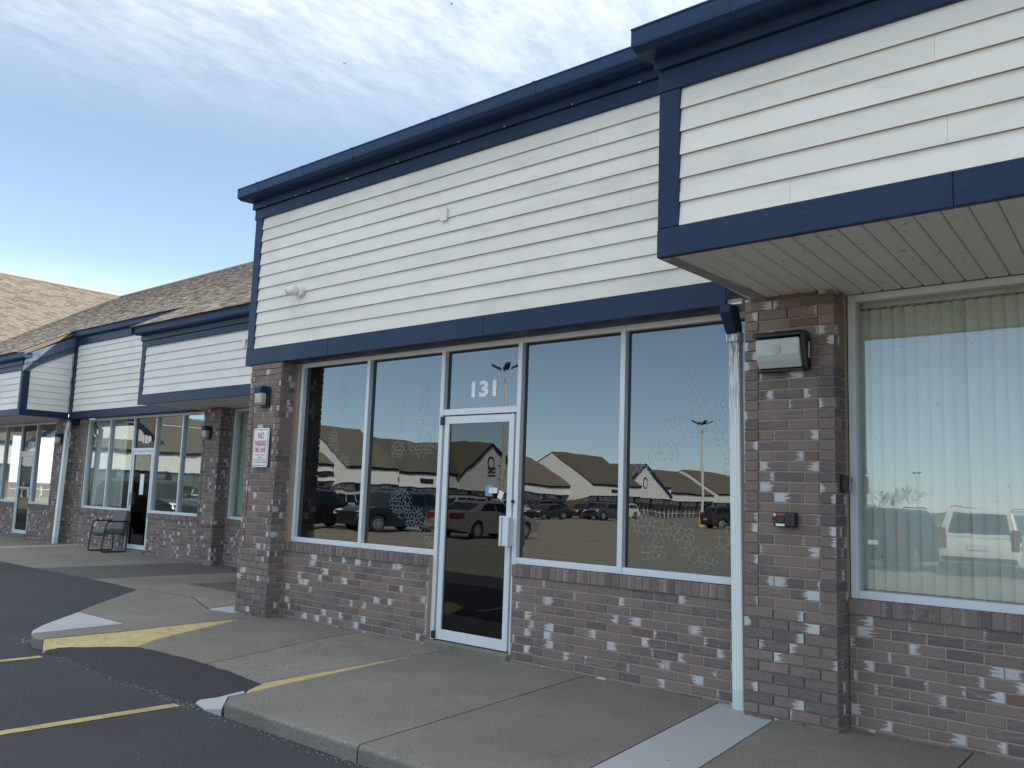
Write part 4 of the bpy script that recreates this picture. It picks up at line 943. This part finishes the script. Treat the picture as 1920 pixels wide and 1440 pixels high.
MB().box(-2.2675, -2.2660, -.050, -.032, 1.625, 1.655).build('screen', 'lens_black', B)
for (x0, x1, z0, z1, m_, lb) in ((-5.757, -5.668, 1.447, 1.55, 'blue_paper', 'blue and white flyer taped inside the door glass'), (-5.715, -5.605, 1.475, 1.527, 'paper', 'white card taped over the blue flyer on the door glass')):
    o = MB().box(x0, x1, (.0665 if m_ == 'paper' else .0680), .0686 if m_ != 'paper' else .0672, z0, z1).build('door_notice', m_); o.location = (0, 0, 0); tag(o, lb, 'notice')
o = MB().prism([(-5.605, 1.435), (-5.55, 1.415), (-5.52, 1.485), (-5.575, 1.507)], .0665, .0672, 'y').build('door_notice', 'paper'); tag(o, 'tilted white card stuck beside the lock on the door glass', 'notice')

# ------------------------------------------------------------------ grey armchair by unit 129
H_ = thing('armchair', 'grey padded guest chair with black sled frame beside the door of unit 129', 'chair', (-19.04, 2.70, 0))
def chx(x): return -19.04+x
for sx in (-.31, .31):
    X = chx(sx)
    MB().tube([(X, 2.93, .645), (X, 2.50, .645), (X, 2.475, .62), (X, 2.43, .30), (X, 2.41, .03), (X, 2.44, .015), (X, 2.90, .015), (X, 2.925, .04), (X, 2.93, .645)], .0165, 8).build('side_frame', 'black_frame', H_)
MB().box(chx(-.30), chx(.30), 2.50, 2.53, .33, .36).box(chx(-.30), chx(.30), 2.86, 2.89, .36, .39).build('cross_rail', 'black_frame', H_)
def cushion(nm, x0, x1, prof):
    mb = MB(); mb.prism(prof, x0, x1, 'x'); o = mb.build(nm, 'chair_fabric', H_, .03, segs=3); return o
cushion('seat', chx(-.26), chx(.26), [(2.42, .40), (2.44, .47), (2.62, .485), (2.90, .455), (2.90, .37), (2.46, .37)])
cushion('backrest', chx(-.28), chx(.28), [(2.82, .46), (2.86, .70), (2.90, .87), (2.95, .88), (2.99, .84), (2.96, .66), (2.92, .46)])

# ------------------------------------------------------------------ parked cars (seen in the glass)
STATIC = False
def car(x, y, head, kind, col, label, scale=1.0):
    """local +x is forward"""
    o = thing('parked_car', label, {'suv': 'car', 'sedan': 'car', 'van': 'van', 'pickup': 'pickup'}[kind], (x, y, lot_z(x, y)+.002), math.radians(head), group='cars parked in the lot')
    if kind == 'sedan': L_, W_, H, hood, belt, ws, rf, rr, rb, deck = 4.75, 1.84, 1.47, .88, .98, 1.05, .35, -.95, -1.75, 1.05
    elif kind == 'van': L_, W_, H, hood, belt, ws, rf, rr, rb, deck = 5.1, 1.98, 1.76, 1.0, 1.05, 1.45, .75, -2.30, -2.48, 1.05
    elif kind == 'pickup': L_, W_, H, hood, belt, ws, rf, rr, rb, deck = 5.6, 2.0, 1.88, 1.12, 1.2, .95, .45, -.95, -1.15, 1.2
    else: L_, W_, H, hood, belt, ws, rf, rr, rb, deck = 4.75, 1.92, 1.72, 1.05, 1.10, .98, .35, -1.75, -2.2, 1.10
    h = L_/2; wr = .36 if kind != 'sedan' else .335; wb = L_*.585; fx, bx = wb/2+.02, -wb/2+.02; gc = .24
    def prof(ins):
        P_ = [(-h+ins+.05, gc+.12), (-h+ins, .45), (-h+ins+.01, deck-.18), (-h+ins+.10, deck-ins*.4)]
        P_ += [(rb, deck-ins*.4), (0, belt-ins*.4), (ws, belt-.02-ins*.4), (ws+.5, hood+.03-ins*.4), (h-.38-ins, hood-.06-ins*.4), (h-.08-ins, hood-.2), (h-ins, .55), (h-.06-ins, gc+.05)]
        arc = []
        for cx_ in (fx, bx):
            arc += [(cx_+(wr+.06)*math.cos(a_), wr+(wr+.06)*math.sin(a_)) for a_ in [PI*k/8-.0 for k in range(9)]]
        low = [(fx+wr+.06, gc)]+arc[:9]+[(fx-wr-.06, gc), (bx+wr+.06, gc)]+arc[9:]+[(bx-wr-.06, gc)]
        return P_+low
    mb = MB(); ys_ = [(-W_/2, .05), (-W_/2+.07, .015), (-W_/2+.28, 0), (W_/2-.28, 0), (W_/2-.07, .015), (W_/2, .05)]; pr = [prof(q[1]) for q in ys_]; n = len(pr[0]); V = []
    for (yy, ins), P_ in zip(ys_, pr):
        for (px_, pz_) in P_:
            tuck = 1.0 if .5 < pz_ < belt-.12 else .965
            V.append((px_, yy*tuck, pz_))
    fs = [tuple(range(n)), tuple(range((len(ys_)-1)*n, len(ys_)*n))[::-1]]+[(k*n+i, k*n+(i+1) % n, (k+1)*n+(i+1) % n, (k+1)*n+i) for k in range(len(ys_)-1) for i in range(n)]
    mb.faces(V, fs).build('body', col, o, smooth=True)
    # cabin: belt ring, shoulder ring, roof
    wl, wt = W_/2-.05, W_/2-.22
    low = [(rb, -wl, deck-.03), (ws+.03, -wl, belt-.04), (ws+.03, wl, belt-.04), (rb, wl, deck-.03)]
    mid = [(rr-.04, -wt-.02, H-.09), (rf+.05, -wt-.02, H-.09), (rf+.05, wt+.02, H-.09), (rr-.04, wt+.02, H-.09)]
    topq = [(rr+.12, -wt+.12, H), (rf-.15, -wt+.12, H-.005), (rf-.15, wt-.12, H-.005), (rr+.12, wt-.12, H)]
    MB().faces(low+mid+topq, [(k, (k+1) % 4, 4+(k+1) % 4, 4+k) for k in range(4)]+[(4+k, 4+(k+1) % 4, 8+(k+1) % 4, 8+k) for k in range(4)]+[(8, 9, 10, 11)]).build('cabin', col, o, .03, segs=2)
    def panel(nm, q, u0, u1, v0, v1):
        A, B_, C_, D = [Vector(w) for w in q]
        def at(u, v): return (A*(1-u)+B_*u)*(1-v)+(D*(1-u)+C_*u)*v
        nrm = (B_-A).cross(D-A).normalized(); cc_ = (A+B_+C_+D)/4
        if nrm.dot(cc_-Vector((0, 0, .9))) < 0: nrm = -nrm
        c4 = [at(u0, v0), at(u1, v0), at(u1, v1), at(u0, v1)]
        MB().faces([w+nrm*.012 for w in c4]+[w-nrm*.02 for w in c4], [(0,1,2,3), (0,4,5,1), (1,5,6,2), (2,6,7,3), (3,7,4,0)]).build(nm, 'car_glass', o)
    for s_ in (0, 1):
        q = [low[0], low[1], mid[1], mid[0]] if s_ == 0 else [low[3], low[2], mid[2], mid[3]]
        for (u0, u1) in ((.52, .86), (.17, .49)) if kind in ('sedan', 'pickup') else ((.60, .90), (.30, .57), (.07, .27)): panel('side_window', q, u0, u1, .12, .92)
    panel('windshield', [low[1], low[2], mid[2], mid[1]], .07, .93, .08, .95); panel('rear_window', [low[0], low[3], mid[3], mid[0]], .10, .90, .16, .92)
    tyre = MB().lathe([(wr*.62, -.11), (wr*.95, -.115), (wr, -.07), (wr, .07), (wr*.95, .115), (wr*.62, .11)], 24, (0, 0, 0), 'y').mesh('wheel', 'tyre')
    mb = MB().lathe([(wr*.64, -.02), (wr*.64, .095), (wr*.58, .105), (wr*.58, .0)], 24, (0, 0, 0), 'y')
    for k in range(10):
        a_ = k*PI/5; d_ = Vector((math.cos(a_), 0, math.sin(a_))); e_ = Vector((-math.sin(a_), 0, math.cos(a_)))
        q = [d_*.03-e_*.03, d_*wr*.6-e_*.022, d_*wr*.6+e_*.022, d_*.03+e_*.03]
        mb.faces([w+Vector((0, .10, 0)) for w in q]+[w+Vector((0, .06, 0)) for w in q], [(0,1,2,3), (0,4,5,1), (2,6,7,3)])
    mb.lathe([(.0, .06), (.06, .06), (.05, .115), (.0, .115)], 12, (0, 0, 0), 'y'); rim = mb.mesh('rim', 'alloy')
    disc = MB().lathe([(.0, .02), (wr*.6, .02), (wr*.6, .04), (.0, .04)], 16, (0, 0, 0), 'y').mesh('brake_disc', 'dark_metal')
    for wx in (fx, bx):
        for sd in (-1, 1):
            w_ = link('wheel', tyre, o, loc=(wx, sd*(W_/2-.125), wr)); w_.rotation_euler = (0, 0, 0 if sd > 0 else PI)
            link('rim', rim, w_, loc=(0, .022, 0)); link('brake_disc', disc, w_, loc=(0, .075, 0))
    for sd in (-1, 1):
        ya, yb2 = sd*(W_/2-.02), sd*(W_/2-.42); y0, y1 = min(ya, yb2), max(ya, yb2)
        MB().prism([(h-.30, hood-.10), (h-.12, hood-.18), (h-.04, hood-.34), (h-.30, hood-.30)], y0, y1, 'y').build('headlight', 'headlight', o, .02)
        tz0, tz1 = (deck-.28, deck-.06) if kind == 'sedan' else (deck-.32, deck+.18)
        ya, yb2 = sd*(W_/2-.0), sd*(W_/2-(.46 if kind == 'sedan' else .20)); y0, y1 = min(ya, yb2), max(ya, yb2)
        MB().box(-h-.008, -h+.30, y0*.985, y1*.985, tz0, tz1).build('taillight', 'taillight', o, .02)
        MB().box(ws-.15, ws+.0, sd*(W_/2+.02)-.09, sd*(W_/2+.02)+.09, belt-.02, belt+.13).build('mirror', col, o, .03, segs=2)
    MB().box(h-.03, h+.012, -.55, .55, .55, hood-.22).build('grille', 'dark_metal', o, .01)
    MB().box(-h-.015, -h+.1, -.26, .26, .72 if kind != 'sedan' else .60, .85 if kind != 'sedan' else .73).build('number_plate', 'plate', o)
    MB().box(-h-.02, -h+.2, -W_/2+.08, W_/2-.08, .40, .54).build('rear_bumper', 'dark_metal' if kind != 'sedan' else col, o, .03)
    if kind in ('suv', 'van'):
        for sd in (-1, 1): MB().tube([(rr+.1, sd*(wt-.02), H+.0), (rr+.2, sd*(wt-.02), H+.045), (rf-.3, sd*(wt-.02), H+.045), (rf-.2, sd*(wt-.02), H)], .02, 6).build('roof_rail', 'dark_metal' if col != 'car_white' else 'alloy', o)
    if kind == 'pickup': MB().box(-h+.08, rb-.03, -W_/2+.12, W_/2-.12, belt-.5, belt-.02).build('load_bed', 'dark_metal', o)
    return o
car(-24.3, -19.95, -90, 'sedan', 'car_grey', 'grey sedan mirrored in the glass of door 131, its rear nearest')
car(-29.45, -19.45, 90, 'suv', 'car_navy', 'dark navy SUV facing the shops, mirrored left of the door')
car(-32.25, -17.6, -90, 'suv', 'car_black', 'black SUV mirrored at the far left of the two left windows')
car(-38.2, -24.5, -89, 'suv', 'car_silver', 'silver SUV half hidden behind the black one in the left window')
car(-35.2, -30.5, -90, 'suv', 'car_silver', 'silver SUV whose roof shows over the grey sedan')
car(-59.5, -61.5, -90, 'suv', 'car_white', 'boxy white SUV farthest left in the mirrored row')
car(-53.0, -59.5, 91, 'sedan', 'car_black', 'low black car in the mirrored row right of the door')
car(-59.0, -68.0, -90, 'pickup', 'car_blue', 'dark blue pickup standing behind the low black car')
car(-54.0, -66.5, 90, 'suv', 'car_red', 'dark red SUV between the pickup and the charcoal one')
car(-51.2, -66.2, 90, 'suv', 'car_darkgrey', 'charcoal SUV right of the red one in the mirrored row')
car(-57.5, -78.5, 90, 'suv', 'car_white', 'white SUV at the right end of the mirrored row')
car(-34.6, -60.5, -60, 'suv', 'car_black', 'lone black SUV beside the light pole at the right window edge')
car(-6.3, -22.0, -90, 'van', 'car_white', 'white minivan seen from behind, mirrored over the blinds')
car(-8.85, -21.2, -88, 'suv', 'car_navy', 'dark SUV left of the white minivan, mirrored over the blinds')
car(-31.5, -3.6, -12, 'suv', 'car_black', 'dark SUV at the kerb mirrored in the windows of unit 129')

# ------------------------------------------------------------------ light poles
def light_pole(x, y, label, h=9.0):
    z = lot_z(x, y); o = thing('light_pole', label, 'light pole', (x, y, z), group='parking lot light poles')
    MB().lathe([(.34, -.3), (.34, .82), (.30, .88), (0, .88)], 20).build('base', 'pole_base', o, smooth=True)
    MB().tube([(0, 0, .85), (0, 0, h-.6)], [.13, .09], 12).build('pole', 'pole_paint', o)
    for k in range(4):
        a_ = PI/4+k*PI/2; d_ = Vector((math.cos(a_), math.sin(a_), 0))
        MB().tube([d_*.05+Vector((0,0,h-.75)), d_*.25+Vector((0,0,h-.72)), d_*.40+Vector((0,0,h-.5)), d_*.42+Vector((0,0,h-.1))], .035, 8).build('arm', 'pole_paint', o)
        c_ = d_*.56+Vector((0, 0, h+.02)); e_ = Vector((-d_.y, d_.x, 0))
        q = [c_-d_*.28-e_*.15+Vector((0,0,-.10)), c_+d_*.28-e_*.15+Vector((0,0,.13)), c_+d_*.28+e_*.15+Vector((0,0,.13)), c_-d_*.28+e_*.15+Vector((0,0,-.10))]
        MB().faces([w for w in q]+[w+Vector((0,0,.11)) for w in q], [(3,2,1,0), (4,5,6,7), (0,1,5,4), (1,2,6,5), (2,3,7,6), (3,0,4,7)]).build('floodlight', 'dark_metal', o)
    return o
light_pole(-38.7, -63.0, 'light pole on yellow base standing alone in the right dark window'); light_pole(-33.5, -31.2, 'light pole whose head shows beside the number 131'); light_pole(-47, -150, 'distant light pole mirrored over the blinds')

# ------------------------------------------------------------------ bare trees beyond the wing
def tree_mesh(seed, h):
    rnd = random.Random(seed); tr, tw = MB(), MB()
    def grow(p, d, L, r_, lev):
        mid = p+d*L*.5+Vector((rnd.uniform(-1,1), rnd.uniform(-1,1), 0))*L*.06; e = p+d*L
        (tr if lev < 2 else tw).tube([p, mid, e], [r_, r_*.82, r_*.62], 5 if lev < 2 else 3, cap=False)
        if lev >= 5: return
        for k in range(3 if lev < 4 else 4):
            t_ = rnd.uniform(.45, 1); q = p+d*L*t_; ax = Vector((rnd.uniform(-1,1), rnd.uniform(-1,1), rnd.uniform(-.3,.3))).normalized()
            nd = (d+ax*rnd.uniform(.45, .95)+Vector((0,0,.18))).normalized(); grow(q, nd, L*rnd.uniform(.52, .74), max(.012, r_*.5), lev+1)
    grow(Vector((0,0,0)), Vector((0,0,1)), h*.36, h*.018, 0)
    return tr.mesh('trunk', 'bark'), tw.mesh('crown', 'bark')
tm = [tree_mesh(1, 13), tree_mesh(2, 12)]
spots = [(-108, -76), (-106, -88), (-112, -94), (-106, -101), (-104, -109), (-108, -116), (-105, -140), (-103, -152), (-106, -163), (-98, -178), (-92, -184), (-88, -190), (-80, -200), (-72, -212), (-101, -171), (-84, -195), (-76, -216)]
for i, (x, y) in enumerate(spots):
    tr, tw = tm[i % 2]
    o = thing('bare_tree', 'bare brown winter tree beyond the far end of the mirrored shopping wing', 'tree', (x, y, lot_z(x, max(y, -190))-.3), i*1.3, group='bare trees beyond the mirrored wing')
    o.scale = [.82+.09*(i % 4)]*3
    link('trunk', tr, o); link('crown', tw, o)
V, Fc = [], []
rnd = random.Random(9)
src = tm[0][1]; sv = [v.co.copy() for v in src.vertices]; sf = [tuple(q.vertices) for q in src.polygons]
for i in range(26):
    mt = Matrix.Translation((rnd.uniform(-130, 70), rnd.uniform(-262, -225), -2.2)) @ Matrix.Rotation(rnd.uniform(0, 6), 4, 'Z') @ Matrix.Scale(rnd.uniform(.7, 1.0), 4); b = len(V)
    V += [tuple(mt @ q) for q in sv]; Fc += [tuple(b+k for k in q) for q in sf]
me = bpy.data.meshes.new('wood'); me.from_pydata(V, [], Fc); me.materials.append(M['bark']); link('distant_wood', me, kind='stuff')

# ------------------------------------------------------------------ three birds high over the roofs
def bird(p, s, rz, lb):
    mb = MB().tube([(-.16, 0, 0), (-.05, 0, .0), (.08, 0, .01), (.16, 0, .02)], [.01, .045, .04, .01], 6)
    mb.faces([(.06, .03, .02), (-.06, .03, .02), (-.10, .32, .10), (.02, .34, .10), (.06, -.03, .02), (-.06, -.03, .02), (-.10, -.32, .13), (.02, -.34, .13), (.0, .03, .0), (.0, -.03, .0), (-.04, .3, .085), (-.04, -.3, .115)], [(0,1,2,3), (4,7,6,5), (1,8,10,2), (8,0,3,10), (5,6,11,9), (9,11,7,4)])
    o = mb.build('bird', 'bark'); o.location = p; o.rotation_euler = (.3, .2, rz); o.scale = (s, s, s); tag(o, lb, 'bird')
def sky_pt(px, py, d): return CAM+(fw+rt2*(px-960)/F_PX-up2*(py-720)/F_PX)*d
bird(sky_pt(847, 8, 70), .65, .8, 'tiny dark bird at the very top of the sky'); bird(sky_pt(645, 119, 80), .6, 2.0, 'tiny dark bird in the cloud veil left of the roof')
print('objects', len(bpy.data.objects))
